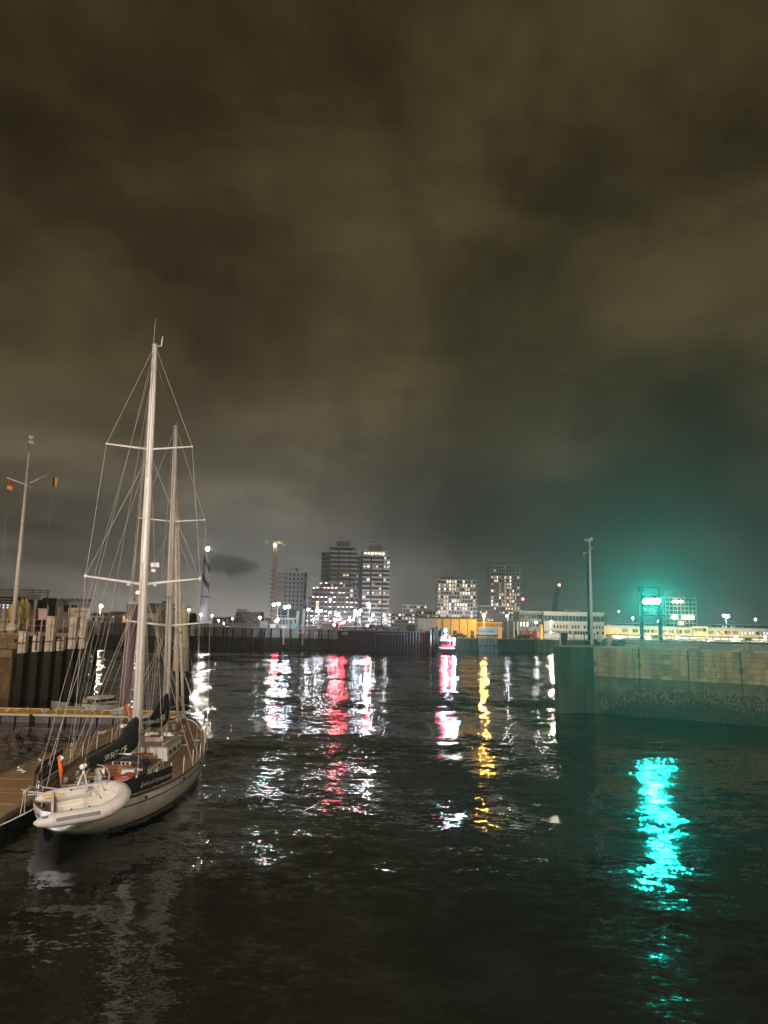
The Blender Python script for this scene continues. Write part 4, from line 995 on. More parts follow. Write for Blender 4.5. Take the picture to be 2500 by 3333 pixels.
def control_hut():
    Y = 210.0; a, c = at(906, 2040, Y), at(952, 2040, Y); zt = zat(930, 2014, Y)
    t = thing('control_hut', 'small white control hut with a flat overhanging roof on the far quay', 'hut', ((a.x + c.x) / 2, Y, WG))
    w = c.x - a.x; xc = (a.x + c.x) / 2
    MB().box((xc, Y + 2, (WG + zt) / 2), (w, 4, zt - WG)).build('wall', mat('teal_lit_render', (.50, .58, .52), .7, var=.1), t)  # teal light on the white hut is painted into the wall
    MB().box((xc, Y + 1.9, zt + .15), (w + 1.1, 5.2, .3)).build('roof', WHITE, t)
    for i in range(4): win(t, (a.x + w * (i + .5) / 4, Y - .06, zt - 1.5), 0, w / 4 * .75, 1.1, mat('hut_glass', (.18, .16, .15), .3, var=0))
    MB().box((c.x - .5, Y - .06, WG + .9), (.8, .1, 1.8)).build('door', mat('teal_door', (.12, .42, .38), .5, var=.1), t)
    # screens and boxes beside it
    for i, (p0_, p1_, py0, m_, lab) in enumerate(((843, 872, 2025, GALV, 'pale wind screen left of the striped screen on the far quay'), (877, 900, 2031, WHITE, 'white striped screen below the red light on the far quay'), (912, 935, 2036, WHITE, 'low white van sized cabin before the control hut'), (955, 968, 2030, mat('teal_box', (.18, .50, .45), .6), 'teal cabinet right of the control hut'), (1030, 1044, 2037, WHITE, 'white notice screen at the middle of the far quay'), (1298, 1325, 2032, GALV, 'big pale cabin on the steel wall below the low lit block'), (1326, 1352, 2035, CONC, 'dull concrete cabin beside the big pale cabin'))):
        q0, q1 = at(p0_, 2040, 204 + i * .4), at(p1_, 2040, 204 + i * .4); z_ = zat(p0_, py0, 204 + i * .4)
        s_ = thing('quay_cabin' if i in (2, 5, 6) else 'quay_screen', lab, 'cabin' if i in (2, 5, 6) else 'screen', ((q0.x + q1.x) / 2, q0.y, WG))
        d_ = 2.2 if i in (2, 5, 6) else .25
        MB().box(((q0.x + q1.x) / 2, q0.y + d_ / 2, (WG + z_) / 2), (q1.x - q0.x, d_, z_ - WG)).build('body', m_, s_)
        MB().box(((q0.x + q1.x) / 2, q0.y + d_ / 2, z_ + .06), (q1.x - q0.x + .2, d_ + .2, .12)).build('top', GALV, s_)
        for xx in (q0.x + .1, q1.x - .1): MB().box((xx, q0.y - .05, (WG + z_) / 2), (.12, .1, z_ - WG - .02)).build('frame_post', DARKM, s_)
    # leaning bascule pylons
    for i, (pb, pt, yt, lab) in enumerate(((967, 970, 1988, 'pale leaning pylon, the left and shorter of two'), (985, 990, 1982, 'pale leaning pylon, the right and taller of two'))):
        b_, tp = at(pb, 2052, 206), at(pt, yt, 206)
        s_ = thing('leaning_pylon', lab, 'pylon', (b_.x, 206, WG))
        MB().bar((b_.x, 206, WG), (tp.x, 206, tp.z), .62).build('beam', CONC_L, s_); MB().box((b_.x, 206, WG + .2), (1.3, 1, .4)).build('foot', CONC, s_)
    # railings and low barrier along the far quay
    for (p0_, p1_, lab) in ((985, 1088, 'pale barrier railing on the far quay between the pylons and the red lights'), (700, 842, 'thin railing along the fendered quay left of the screens'), (1215, 1300, 'thin railing on the steel wall right of the brightest lamp')):
        q0, q1 = at(p0_, 2040, 202), at(p1_, 2040, 202); s_ = thing('barrier_railing', lab, 'railing', ((q0.x + q1.x) / 2, 202, WG)); n_ = 12
        for i in range(n_ + 1): xx = q0.x + (q1.x - q0.x) * i / n_; MB().bar((xx, 202, WG), (xx, 202, WG + 1.1), .08).build('post', GALV, s_)
        for h in (1.1, .6): MB().bar((q0.x, 202, WG + h), (q1.x, 202, WG + h), .07).build('rail', GALV, s_)
    q0, q1 = at(1045, 2040, 208), at(1100, 2040, 208); s_ = thing('low_service_building', 'low pale service building with a window row behind the pair of red lights', 'building', ((q0.x + q1.x) / 2, 209, WG))
    z_ = zat(1070, 2028, 209); MB().box(((q0.x + q1.x) / 2, 213, (WG + z_) / 2), (q1.x - q0.x, 5, z_ - WG)).build('wall', CONC_L, s_); MB().box(((q0.x + q1.x) / 2, 213, z_ + .1), (q1.x - q0.x + .4, 5.6, .2)).build('roof', GALV, s_)
    for i in range(8): win(s_, (q0.x + (q1.x - q0.x) * (i + .5) / 8, 210.44, z_ - 1.0), 0, .5, .7, GLASS_D)
control_hut()

# parked cars
def make_car():
    t = thing('parked_car', 'dark car', 'car', (0, 0, 0))
    CB = mat('car_paint', (.06, .05, .055), .3, var=.05)
    mb = MB(); prof = [(-2.1, .35), (-2.15, .75), (-1.9, .92), (-1.35, .98), (-.85, 1.40), (.65, 1.42), (1.25, .98), (1.95, .85), (2.12, .6), (2.1, .35)]
    mb.grid([[(x, y * (.86 if z > 1.2 else 1), z) for x, z in prof] for y in (-.85, .85)], smooth=False)
    n = len(prof); mb.f += [list(range(n))[::-1], list(range(n, 2 * n))]; mb.mi += [0, 0]; mb.sm += [False, False]
    mb.f.append([0, n, 2 * n - 1, n - 1]); mb.mi.append(0); mb.sm.append(False)
    mb.build('body', CB, t, local=True)
    MB().box((-.1, 0, 1.2), (1.75, 1.56, .26), top=(.82, .95)).build('windows', GLASS_D, t, local=True)
    for x in (-1.3, 1.3):
        for y in (-.82, .82): MB().tube([(x, y - .1, .32), (x, y + .1, .32)], .32, 10).build('wheel', DARKM, t, local=True)
    for y in (-.6, .6):
        MB().box((2.1, y, .68), (.06, .3, .14)).build('headlight', GALV, t, local=True); MB().box((-2.13, y, .75), (.06, .3, .12)).build('tail_light', mat('tail_red', (.4, .02, .02), .4, var=0), t, local=True)
    return t
car0 = make_car(); used = [False]
def place_car(px, Y, gz, rz, lab):
    c = car0 if not used[0] else copy_tree(car0); used[0] = True
    p = at(px, 2055, Y); c.location = (p.x, Y, gz); c.rotation_euler = (0, 0, rz); c['label'] = lab; c['group'] = 'cars parked on the far bank'
place_car(1496, 226, EG, .1, 'dark car parked before the yellow sliding doors')
place_car(1438, 227, EG, 3.0, 'dark car parked before the left yellow door')
place_car(1212, 212, WG, 0, 'dark car parked on the steel quay right of the last red light')
place_car(1236, 216, WG, .2, 'dark car parked on the quay below the small white lamps')
place_car(1700, 228, EG, .3, 'dark car parked left of the red buoys')
place_car(494, 214, 6.0, 0.1, 'dark car parked before the gabled house')

# blue harbour crane and red obstruction lights
def blue_crane():
    Y = 420.0; b_ = at(1800, 2000, Y); tp = at(1818, 1915, Y)
    CB = mat('crane_blue', (.06, .10, .22), .6, var=.2)
    t = thing('harbour_crane', 'blue harbour crane behind the white building with a red light at its jib end', 'crane', (b_.x, Y, EG))
    MB().box((b_.x, Y, EG + 6), (3.2, 3.2, 12), top=(.7, .7)).build('pedestal', CB, t)
    MB().bar((b_.x + .5, Y, EG + 11), (tp.x, Y, tp.z), 1.0).bar((b_.x + 1.6, Y, EG + 11), (tp.x, Y, tp.z), .4).build('jib', CB, t)
    q = at(1806, 1938, Y); MB().bar((b_.x - .4, Y, EG + 11), tuple(q), .9).bar(tuple(q), tuple(tp), .2).box(tuple(q), (1.6, 1.2, 2.2)).build('mast', CB, t)
    MB().ball(tuple(at(1820, 1904, Y)), .55, 8, 5).build('obstruction_light', REDS, t)
    MB().bar(tuple(tp), tuple(at(1820, 1907, Y)), .3).build('light_post', DARKM, t)
    q = at(1702, 1950, 600); t = thing('obstruction_mast', 'thin mast with a red light at the right edge of the slim tower', 'mast', (q.x, 600, EG))
    MB().tube([(q.x, 600, EG), (q.x, 600, q.z - .6)], [.5, .2], 6).build('pole', DARKM, t); MB().ball(tuple(q), .75, 8, 5).build('obstruction_light', REDS, t)
blue_crane()

# pilot launch with navigation lights at the lock entrance
def pilot_launch():
    Y = 197.0; p = at(1450, 2112, Y); x = p.x
    t = thing('pilot_launch', 'small launch ablaze with white, red and cyan lights at the lock entrance', 'boat', (x, Y, 0))
    rows = []
    for i in range(9):
        u = i / 8; hb = 2.0 * (1 - max(0, u - .45) ** 2 * 3.0) if u < .98 else .1; hb = max(.08, hb)
        yy = Y - 5 + 10 * u; sh = 1.25 + .5 * u
        rows.append([(x - hb, yy, sh), (x - hb * .9, yy, .5), (x - hb * .5, yy, -.3), (x, yy, -.45), (x + hb * .5, yy, -.3), (x + hb * .9, yy, .5), (x + hb, yy, sh)])
    RH = mat('launch_red', (.40, .03, .06), .4, var=.1)
    mb = MB().grid(rows); mb.f.append(list(range(7))); mb.mi.append(0); mb.sm.append(False); mb.build('hull', RH, t)
    MB().add([r[0] for r in rows] + [r[-1] for r in rows], [(i, i + 1, 10 + i, 9 + i) for i in range(8)]).build('deck', GALV, t)
    MB().box((x - .1, Y + .3, 2.3), (2.8, 3.6, 1.7), top=(.85, .8)).build('wheelhouse', RH, t)
    for i in range(3): MB().box((x - .9 + .8 * i, Y - 1.36, 2.55), (.6, .08, .6)).build('window', GLASS_D, t)
    MB().box((x - .1, Y + .3, 3.2), (2.9, 3.7, .14)).build('roof', WHITE, t)
    MB().bar((x, Y, 3.2), (x, Y, 5.6), .12).bar((x - .8, Y, 4.6), (x + .8, Y, 4.6), .08).build('mast', GALV, t)
    MB().box((x - .1, Y - 1.75, 3.35), (2.3, .14, .22)).build('light_bar', lampmat('launch_white', (1, .70, .84), 18), t)
    MB().ball((x - .05, Y - .1, 5.75), .26, 8, 5).build('cyan_light', lampmat('launch_cyan', (.12, .78, 1.0), 700), t)
    for dz in (4.4, 4.0): MB().ball((x - .05, Y - .2, dz), .2, 8, 5).build('mast_light', lampmat('launch_mast_light', (1, .42, .60), 80), t)
    for sx_ in (-1, 1): MB().ball((x + sx_ * 1.0, Y - 1.6, 3.9), .24, 8, 5).build('red_light', LRED, t)
    MB().box((x - .2, Y - 5.05, 1.0), (3.0, .1, .3)).build('reflective_stripe', WHITE, t)
    q = at(1478, 2100, Y - 3); t2 = thing('pile_beacon', 'slim beacon pile right of the launch with cyan over red lights', 'beacon', (q.x, Y - 2, 0))
    MB().tube([(q.x, Y - 2, -.8), (q.x, Y - 2, zat(1478, 2083, Y))], .13, 8).build('post', DARKM, t2)
    for py_, m_ in ((2081, CYAN), (2091, REDS), (2098, REDS)): MB().ball(tuple(at(1478, py_, Y - 2.1)), .25, 8, 5).build('lamp', m_, t2)
    MB().ball(tuple(at(1472, 2109, Y - 2.2)), .16, 6, 4).build('white_lamp', WH3, t2)
    # fender dolphins of the lock entrance
    for i, (px_, yt, m_, lab) in enumerate(((1402, 2048, WHITE_W, 'pale thin pile left of the launch at the lock entrance'), (1410, 2046, TIMBER, 'dark thick pile beside the launch with a lit edge'), (1438, 2046, TIMBER, 'dark pile behind the launch mast'))):
        q = at(px_, 2110, Y + 2); s_ = thing('fender_pile', lab, 'pile', (q.x, Y + 2, 0), 'fender piles at the lock entrance')
        MB().tube([(q.x, Y + 2, -.8), (q.x, Y + 2, zat(px_, yt, Y + 2))], .22 if i == 0 else .4, 8).build('shaft', m_, s_); MB().lathe((q.x, Y + 2, zat(px_, yt, Y + 2)), [(.42, 0), (.4, .15), (.1, .3)], 8).build('cap', DARKM, s_)
pilot_launch()

# ------------------------------------------------------------------ west bank: buildings behind the pier
def flank_box(mb, x0, x1, y0, y1, z0, z1, o=0.0):
    """building body whose right flank runs back at an angle, away from the basin."""
    k_ = y1 / y0
    return mb.prism([(x0 - o, y0 - o), (x1 + o, y0 - o), (x1 * k_ - .3 + o, y1 + o), (x0 * k_ - o, y1 + o)], z0, z1)
def west_bank():
    Y = 130.0; rnd = random.Random(5)
    a, c = at(181, 2000, Y), at(291, 2000, Y); zt = zat(235, 1957, Y); w = c.x - a.x; xc = (a.x + c.x) / 2
    t = thing('white_boathouse', 'plain white flat roofed building with two pairs of tall dark windows', 'building', (xc, Y, 5.6))
    flank_box(MB(), a.x, c.x, Y, Y + 8, 5.35, zt).build('wall', mat('dull_white_render', (.82, .78, .72), .8, var=.12, scale=.5), t)
    flank_box(MB(), a.x, c.x, Y, Y + 8, zt, zt + .16, .15).build('roof', CONC_L, t)
    for px_ in (213, 222): q = at(px_, 1980, Y); win(t, (q.x, Y - .06, zat(px_, 1991, Y)), 0, .38, zat(px_, 1969, Y) - zat(px_, 1991, Y), GLASS_D)
    for px_ in (236, 246): q = at(px_, 1980, Y); win(t, (q.x, Y - .06, zat(px_, 1978, Y)), 0, .34, .45, GLASS_D)
    for i in range(16):
        x = a.x + w * (i + .3 + .4 * rnd.random()) / 16
        s_ = thing('roof_planting', 'small dark tuft along the roof edge of the plain white building', 'plant', (x, Y + .5, zt + .16), 'tufts along the white roof edge')
        mb = MB()
        for q in range(10):
            an = rnd.uniform(0, 6.28); l_ = rnd.uniform(.2, .5); dx = math.cos(an) * l_; dy = math.sin(an) * l_
            mb.add([(x - .04, Y + .5, zt + .16), (x + .04, Y + .5, zt + .16), (x + dx, Y + .5 + dy, zt + .16 + rnd.uniform(.25, .55))], [(0, 1, 2)])
        mb.build('foliage', mat('dark_foliage', (.04, .06, .025), .8, var=.4), s_)
    # darker house with tall windows to its left
    a2, c2 = at(118, 2000, 128), at(180, 2000, 128); z2 = zat(150, 1950, 128)
    t = thing('dark_house', 'dim building with narrow tall windows left of the plain white one', 'building', ((a2.x + c2.x) / 2, 128, 5.6))
    flank_box(MB(), a2.x, c2.x, 128, 136, 5.35, z2).build('wall', mat('dim_render', (.13, .12, .105), .8), t)
    flank_box(MB(), a2.x, c2.x, 128, 136, z2, z2 + .2, .2).build('roof', DARKM, t)
    for px_ in (127, 135, 158, 171): q = at(px_, 1980, 128); win(t, (q.x, 127.9, zat(px_, 1988, 128)), 0, .38, 1.1, GLASS_D)
    # building with horizontal louvres
    Y = 112.0; a, c = at(-60, 1960, Y), at(141, 1960, Y); w = c.x - a.x; xc = (a.x + c.x) / 2
    zt = zat(60, 1917, Y); zb = zat(60, 1992, Y)
    t = thing('louvred_pavilion', 'dark glazed pavilion with long pale horizontal sunshade slats', 'building', (xc, Y, 5.6))
    flank_box(MB(), a.x, c.x - 1.6, Y + .5, Y + 7.5, 5.35, zt - 1.2).build('wall', mat('pavilion_dark', (.05, .06, .058), .5, var=.2), t)
    for i in range(4):
        z = zat(60, 1918 + i * 7, Y); MB().box((xc - .15 * i, Y + 1, z), (w, 2.6, .13)).build('slat', WHITE_W, t)
    for i in range(4):
        z = zat(60, 1951 + i * 8, Y); MB().box((at(-60, 1960, Y).x + (at(48, 1960, Y).x - at(-60, 1960, Y).x) / 2, Y - .3, z), (at(48, 1960, Y).x - at(-60, 1960, Y).x, 1.6, .14)).build('slat', WHITE_W, t)
    for i in range(8):
        q0 = at(-50 + i * 14, 1970, Y - .2); win(t, (q0.x, Y + .36, zat(10, 1982, Y)), 0, .55, .75, LITW[3] if i in (3, 4, 5) else GLASS_D)
    q = at(112, 1942, Y); MB().box((q.x, Y + .3, q.z), (2.0, .3, .9)).build('upper_panel', GALV, t)
    for px_ in (20, 80, 130): q = at(px_, 1940, Y); MB().box((q.x, Y + 2.6, (5.35 + zt) / 2 - .1), (.18, .18, zt - 5.35)).build('column', DARKM, t)
    # low dark roofs, hedge and parapet towards the gabled houses (on the far west quay)
    Y = 232.0
    for i, (p0_, p1_, py_, ridge, m_, lab) in enumerate(((296, 356, 1994, 4, TOWN, 'low dark house with small gables right of the boathouse sign'), (352, 398, 1990, 5, TOWN, 'low dark house left of the capped pile'), (460, 570, 1962, 14, TOWN, 'dark long roof behind the pinkish lamp'))):
        q0, q1 = at(p0_, 2000, Y + i * 3), at(p1_, 2000, Y + i * 3); zr = zat((p0_ + p1_) / 2, py_, Y); ze = zr - ridge * .22
        s_ = thing('gabled_house', lab, 'house', ((q0.x + q1.x) / 2, Y + i * 3, 5.4)); y0, y1 = Y + i * 3, Y + i * 3 + 5
        MB().box(((q0.x + q1.x) / 2, (y0 + y1) / 2, (5.35 + ze) / 2), (q1.x - q0.x, 5, ze - 5.35)).build('wall', mat('house_grey', (.20, .18, .16), .8, var=.2, scale=.3), s_)
        ym = (y0 + y1) / 2
        MB().add([(q0.x - .3, y0 - .4, ze - .1), (q1.x + .3, y0 - .4, ze - .1), (q1.x + .3, ym, zr), (q0.x - .3, ym, zr), (q0.x - .3, y1 + .4, ze - .1), (q1.x + .3, y1 + .4, ze - .1)], [(0, 1, 2, 3), (3, 2, 5, 4), (0, 3, 4), (1, 5, 2)]).build('roof', mat('dark_tile', (.045, .04, .04), .7, var=.3), s_)
        for j in range(3): win(s_, (q0.x + (q1.x - q0.x) * (j + .5) / 3, y0 - .06, 6.3), 0, .9, 1.1, GLASS_D)
    # pale gable end
    q0, q1, qm = at(508, 2000, 211), at(558, 2000, 211), at(533, 1957, 211); ze = zat(533, 1984, 211)
    s_ = thing('gabled_house', 'pale gable end of a house between the two masts', 'house', ((q0.x + q1.x) / 2, 211, 5.4))
    mb = MB(); pts = [(q0.x, 5.3), (q1.x, 5.3), (q1.x, ze), (qm.x, qm.z), (q0.x, ze)]
    mb.add([(x, 211, z) for x, z in pts] + [(x, 218, z) for x, z in pts], [(0, 1, 2, 3, 4), (9, 8, 7, 6, 5)] + [(i, (i + 1) % 5, 5 + (i + 1) % 5, 5 + i) for i in range(5)])
    mb.build('wall', mat('gable_render', (.44, .40, .35), .8, var=.12, scale=.4), s_)
    MB().add([(q0.x - .3, 210.7, ze - .15), (qm.x, 210.7, qm.z + .12), (q1.x + .3, 210.7, ze - .15), (q0.x - .3, 218.3, ze - .15), (qm.x, 218.3, qm.z + .12), (q1.x + .3, 218.3, ze - .15)], [(0, 1, 4, 3), (1, 2, 5, 4)]).build('roof', mat('dark_tile', (.045, .04, .04), .7), s_)
    win(s_, (qm.x, 210.92, ze - 1.6), 0, .9, 1.2, GLASS_D)
    # tan van, round tank, storage boxes on the quay
    q = at(532, 2016, 207)
    s_ = thing('storage_tank', 'rounded tan storage tank on the quay between the masts', 'tank', (q.x, 207, 6.2))
    MB().tube([(q.x - 1.9, 207, 7.3), (q.x - 1.6, 207, 7.3), (q.x + 1.6, 207, 7.3), (q.x + 1.9, 207, 7.3)], [.8, 1.15, 1.15, .8], 14).build('shell', mat('tan_paint', (.34, .28, .21), .6, var=.15), s_)
    for xx in (-1.1, 1.1): MB().box((q.x + xx, 207, 6.3), (.3, 1.4, .7)).build('saddle', DARKM, s_)
    for i, (px0_, px1_, m_, lab) in enumerate(((372, 398, mat('yellow_skip', (.42, .30, .08), .7), 'yellow skip left of the capped pile'), (430, 452, mat('yellow_skip', (.42, .30, .08), .7), 'yellow skip below the pinkish lamp'), (345, 366, GALV, 'grey container behind the white topped post'))):
        q0, q1 = at(px0_, 2018, 206), at(px1_, 2018, 206); s_ = thing('skip_container', lab, 'container', ((q0.x + q1.x) / 2, 206, 6.1))
        MB().box(((q0.x + q1.x) / 2, 207, 7.0), (q1.x - q0.x, 2, 1.7), top=(1.08, 1.08)).build('body', m_, s_)
        for j in range(4): MB().box((q0.x + (q1.x - q0.x) * (j + .5) / 4, 205.9, 6.95), (.12, .14, 1.5)).build('rib', m_, s_)
    q = at(642, 2043, 199.6)
    for i, px_ in enumerate((637, 648)):
        q = at(px_, 2043, 199.2); s_ = thing('warning_plate', ('left red and white warning plate on the quay wall edge', 'right red and white warning plate on the quay wall edge')[i], 'sign', tuple(q), 'warning plates on the quay edge')
        MB().box(tuple(q), (.82, .06, .82)).build('plate', WHITE, s_); MB().tube([q + P3(-.28, -.05, -.28), q + P3(.28, -.05, -.28), q + P3(.28, -.05, .28), q + P3(-.28, -.05, .28)], .07, 4, closed=True).build('red_border', mat('sign_red', (.55, .04, .03), .5, var=0), s_)
    # line of dark bushes by the lighthouse foot
west_bank()

# ------------------------------------------------------------------ left pier
PZ = 5.75
PO = mat('pier_stone', (.24, .19, .12), .85, var=.4, scale=1.3, bump=.05)
TARRED = mat('tarred_planking', (.017, .018, .010), .8, var=.5, scale=2, streak=True)
def pier():
    Y = 68.0
    xr = at(283, 2066, Y).x; xm = at(62, 2066, Y).x
    structure('pier_deck', MB().prism([(-80, Y + .3), (xr, Y + .3), (xr * 90 / 68 - 1.5, 90), (-80, 90)], -1, PZ - .15), CONC)
    t = thing('pier_wall', 'rough stone pier wall with a projecting lower ledge at the far left', 'quay wall', (xm, Y, 0))
    rnd = random.Random(8)
    for r_ in range(5):
        z0 = 4.3 + r_ * .29
        x = -46 + (r_ % 2) * .6
        while x < xm - .3:
            w_ = rnd.uniform(.8, 1.5); x1 = min(x + w_, xm)
            MB().box(((x + x1) / 2, Y + .2 - rnd.uniform(0, .06), z0 + .145), (x1 - x - .03, .6, .265)).build('stone_block', PO, t); x = x1
    MB().box(((-46 + xm) / 2, Y - .25, 3.9), (xm + 46, 1.5, .7)).build('ledge', PO, t)
    for i in range(7): MB().box((-46 + (xm + 46) * (i + .5) / 7, Y - .15, 1.3), ((xm + 46) / 7 - .06, 1.2, 4.5)).build('lower_panel', mat('pier_stained', (.15, .11, .055), .9, var=.6, scale=1.1, bump=.08), t)
    # piled front
    t = thing('timber_pier_front', 'dark tarred timber front of the pier behind the white topped piles', 'pier front', (xr, Y, 0))
    n = 18
    for i in range(n):
        x0 = xm + (xr - xm) * i / n; MB().box((x0 + (xr - xm) / n / 2, Y + .25 + .05 * (i % 2), 2.3), ((xr - xm) / n - .04, .4, 6.6)).build('plank', TARRED, t)
    MB().box(((xm + xr) / 2, Y + .1, PZ - .1), (xr - xm, .9, .3)).build('deck_edge', CONC, t)
    MB().box(((xm + xr) / 2, Y - .05, 4.6), (xr - xm, .25, .3)).build('waling', TIMBER, t)
    MB().add([(xr, Y + .06, -1), (xr * 90 / 68 - 1.48, 90, -1), (xr * 90 / 68 - 1.48, 90, PZ - .1), (xr, Y + .06, PZ - .1)], [(0, 1, 2, 3)]).build('side_planking', TIMBER, t)
    spec = [(79, 2057, 2126, .62, 0), (125, 2058, 2122, .60, 1), (166, 2009, 2121, .66, 0), (203, 2072, 2118, .60, 1), (239, 2012, 2112, .58, 0), (272, 2020, 2111, .50, 0)]
    nm = ['first fender pile from the left, short, split white top', 'white topped fender pile with a crumbling rusty head, second from the left', 'tallest thick white topped fender pile, third from the left', 'short white topped pile with a dark ragged crack', 'tall white topped pile below the boathouse sign', 'slimmer white topped pile at the right end of the pier']
    for i, (px_, yt, yb, w_, broke) in enumerate(spec):
        q = at(px_, 2060, Y - .6); zt, zb = zat(px_, yt, Y - .6), zat(px_, yb, Y - .6); x = q.x
        s_ = thing('fender_pile', nm[i], 'pile', (x, Y - .6, 0), 'white topped fender piles along the pier')
        MB().box((x, Y - .6, (zb - 1) / 2), (w_ * .92, .62, zb + 1), top=(1.02, 1)).build('shaft', TARRED, s_)
        MB().box((x - w_ * .17, Y - .62, (zb + zt) / 2 - (.12 if broke else 0)), (w_ * .62, .66, zt - zb - (.25 if broke else 0))).build('painted_top', WHITE_W, s_)
        MB().box((x + w_ * .33, Y - .56, (zb + zt) / 2 + .03), (w_ * .34, .58, zt - zb)).build('painted_top', WHITE_W, s_)
        if broke:
            mb = MB(); r2 = random.Random(i)
            for q_ in range(7): mb.box((x + r2.uniform(-.22, .22), Y - .62 + r2.uniform(-.2, .1), zt - r2.uniform(.0, .25)), (r2.uniform(.08, .2), .2, r2.uniform(.1, .3)))
            mb.build('broken_head', RUSTY, s_)
            MB().box((x + .05, Y - .97, (zb + zt) / 2), (.13, .05, (zt - zb) * .8), top=(.3, 1)).build('crack', DARKM, s_)
        else:
            MB().box((x, Y - .6, zt + .05), (w_ * 1.05, .7, .07)).build('cap', WHITE_W, s_)
        MB().box((x, Y - .95, zb + .9), (w_ * 1.04, .06, .12)).build('iron_band', RUSTY, s_)
    # railings
    t = thing('pier_railing', 'pale tube railing along the lit stone pier', 'railing', (at(30, 2066, Y).x, Y + .5, PZ))
    xs = [at(px_, 2050, Y + .5).x for px_ in (-60, -26, 7, 60)]
    for x in xs: MB().tube([(x, Y + .5, PZ - .15), (x, Y + .5, PZ + 1.18)], .055, 6).build('post', WHITE_W, t)
    for h in (1.15, .6, .2): MB().tube([(xs[0], Y + .5, PZ + h), (xs[-1], Y + .5, PZ + h)], .03, 6).build('rail', WHITE_W, t)
    t = thing('pier_railing', 'thin pink lit railing along the timber part of the pier', 'railing', (at(180, 2066, Y).x, Y + .6, PZ))
    xs = [at(px_, 2050, Y + .6).x for px_ in (87, 110, 134, 152, 187, 206, 225, 258, 282)]
    PK = mat('pink_lit_rail', (.60, .45, .42), .6, var=.2)  # pink light on the rail is painted into its colour
    for x in xs: MB().tube([(x, Y + .6, PZ - .15), (x, Y + .6, PZ + 1.25)], .07, 6).build('post', PK, t)
    for h in (1.2, .65): MB().tube([(xs[0], Y + .6, PZ + h), (xs[-1], Y + .6, PZ + h)], .025, 6).build('rail', PK, t)
    for i, (pb, pt, yt) in enumerate(((104, 119, 1970), (150, 157, 1972), (186, 191, 1975), (224, 228, 1972), (256, 259, 1982), (207, 209, 2008))):
        b_, tp = at(pb, 2062, Y + 1.2), at(pt, yt, Y + 1.2)
        s_ = thing('mooring_pole', ('leaning wooden pole left of the pink banner', 'wooden pole holding the right edge of the pink banner', 'wooden pole between the banner and the sign', 'wooden pole at the left edge of the sign', 'thin pale pole before the sign lettering', 'short grey pole left of the sign')[i], 'pole', (b_.x, Y + 1.2, PZ), 'poles on the pier')
        MB().tube([(b_.x, Y + 1.2, PZ - .15), (tp.x, Y + 1.2, tp.z)], [.11, .06], 7).build('shaft', mat('old_pole', (.36, .24, .14), .8, var=.3, scale=3, streak=True), s_)
        MB().lathe((tp.x, Y + 1.2, tp.z), [(.07, 0), (.08, .05), (.02, .1)], 7).build('tip', GALV, s_)
    q0, q1, q2 = at(126, 1981, Y + 1.1), at(154, 1983, Y + 1.1), at(124, 2016, Y + 1.1)
    s_ = thing('pink_banner', 'plain pinkish banner hung between two poles on the pier', 'banner', tuple(q2))
    rows = [[(q0.x + (q1.x - q0.x) * u / 8, Y + 1.1 + .04 * math.sin(u * 2.1 + v), q2.z + (q0.z - q2.z) * v / 4) for u in range(9)] for v in range(5)]
    MB().grid(rows).grid([[(x, y + .03, z) for x, y, z in r] for r in rows]).build('cloth', mat('pink_cloth', (.55, .42, .50), .7, var=.08), s_)
    MB().tube([(q0.x - .1, Y + 1.12, q0.z), (q1.x + .15, Y + 1.12, q0.z)], .04, 6).build('pole', GALV, s_)
    # pale board fence behind the parasols
    t = thing('board_fence', 'pale fence of upright boards behind the folded parasols', 'fence', (at(40, 2000, 84).x, 84, PZ))
    x0, x1 = at(-60, 2000, 84).x, at(117, 2000, 84).x; z0, z1 = PZ - .16, zat(40, 1981, 84); n = 44; rnd = random.Random(2)
    for i in range(n):
        MB().box((x0 + (x1 - x0) * (i + .5) / n, 84 + .03 * (i % 2), (z0 + z1) / 2), ((x1 - x0) / n * .66, .05, z1 - z0 - rnd.uniform(0, .1))).build('board', rnd.choice((WHITE_W, PO, mat('fence_board', (.42, .34, .24), .8, var=.3))), t)
    for h in (.4, .92): MB().box(((x0 + x1) / 2, 84.12, z0 + (z1 - z0) * h), (x1 - x0, .08, .14)).build('rail', TIMBER, t)
    # folded parasols
    PF = mat('parasol_cloth', (.66, .52, .20), .8, var=.15, scale=4)
    for i, (px_, yt, yb, w_) in enumerate(((48, 1952, 2032, .62), (65, 1948, 2028, .38), (78, 1948, 2014, .40))):
        q = at(px_, 2040, 74 + i * .5); yy = 74 + i * .5; zt, zb = zat(px_, yt, yy), zat(px_, yb, yy)
        s_ = thing('folded_parasol', ('bulkiest folded yellow parasol, tied around the foot of the flagpole', 'slim folded yellow parasol, middle of the three', 'slim folded yellow parasol, right of the three')[i], 'parasol', (q.x, yy, PZ), 'folded parasols on the pier')
        rows = []
        for j in range(9):
            u = j / 8; z = zb + (zt - zb) * u; r_ = w_ * (.55 + .5 * math.sin(u * 3.0)) * (1 - .75 * max(0, u - .75) / .25)
            rows.append([(q.x + r_ * (1 + .16 * (k_ % 2)) * math.cos(k_ * math.pi / 8), yy + r_ * (1 + .16 * (k_ % 2)) * math.sin(k_ * math.pi / 8), z) for k_ in range(16)])
        MB().grid(rows, closed=True).build('canopy', PF, s_)
        MB().tube([(q.x, yy, PZ - .15), (q.x, yy, zt + .1)], .05, 6).build('pole', GALV, s_)
        MB().box((q.x, yy, PZ - .05), (.7, .7, .2)).build('base', CONC, s_)
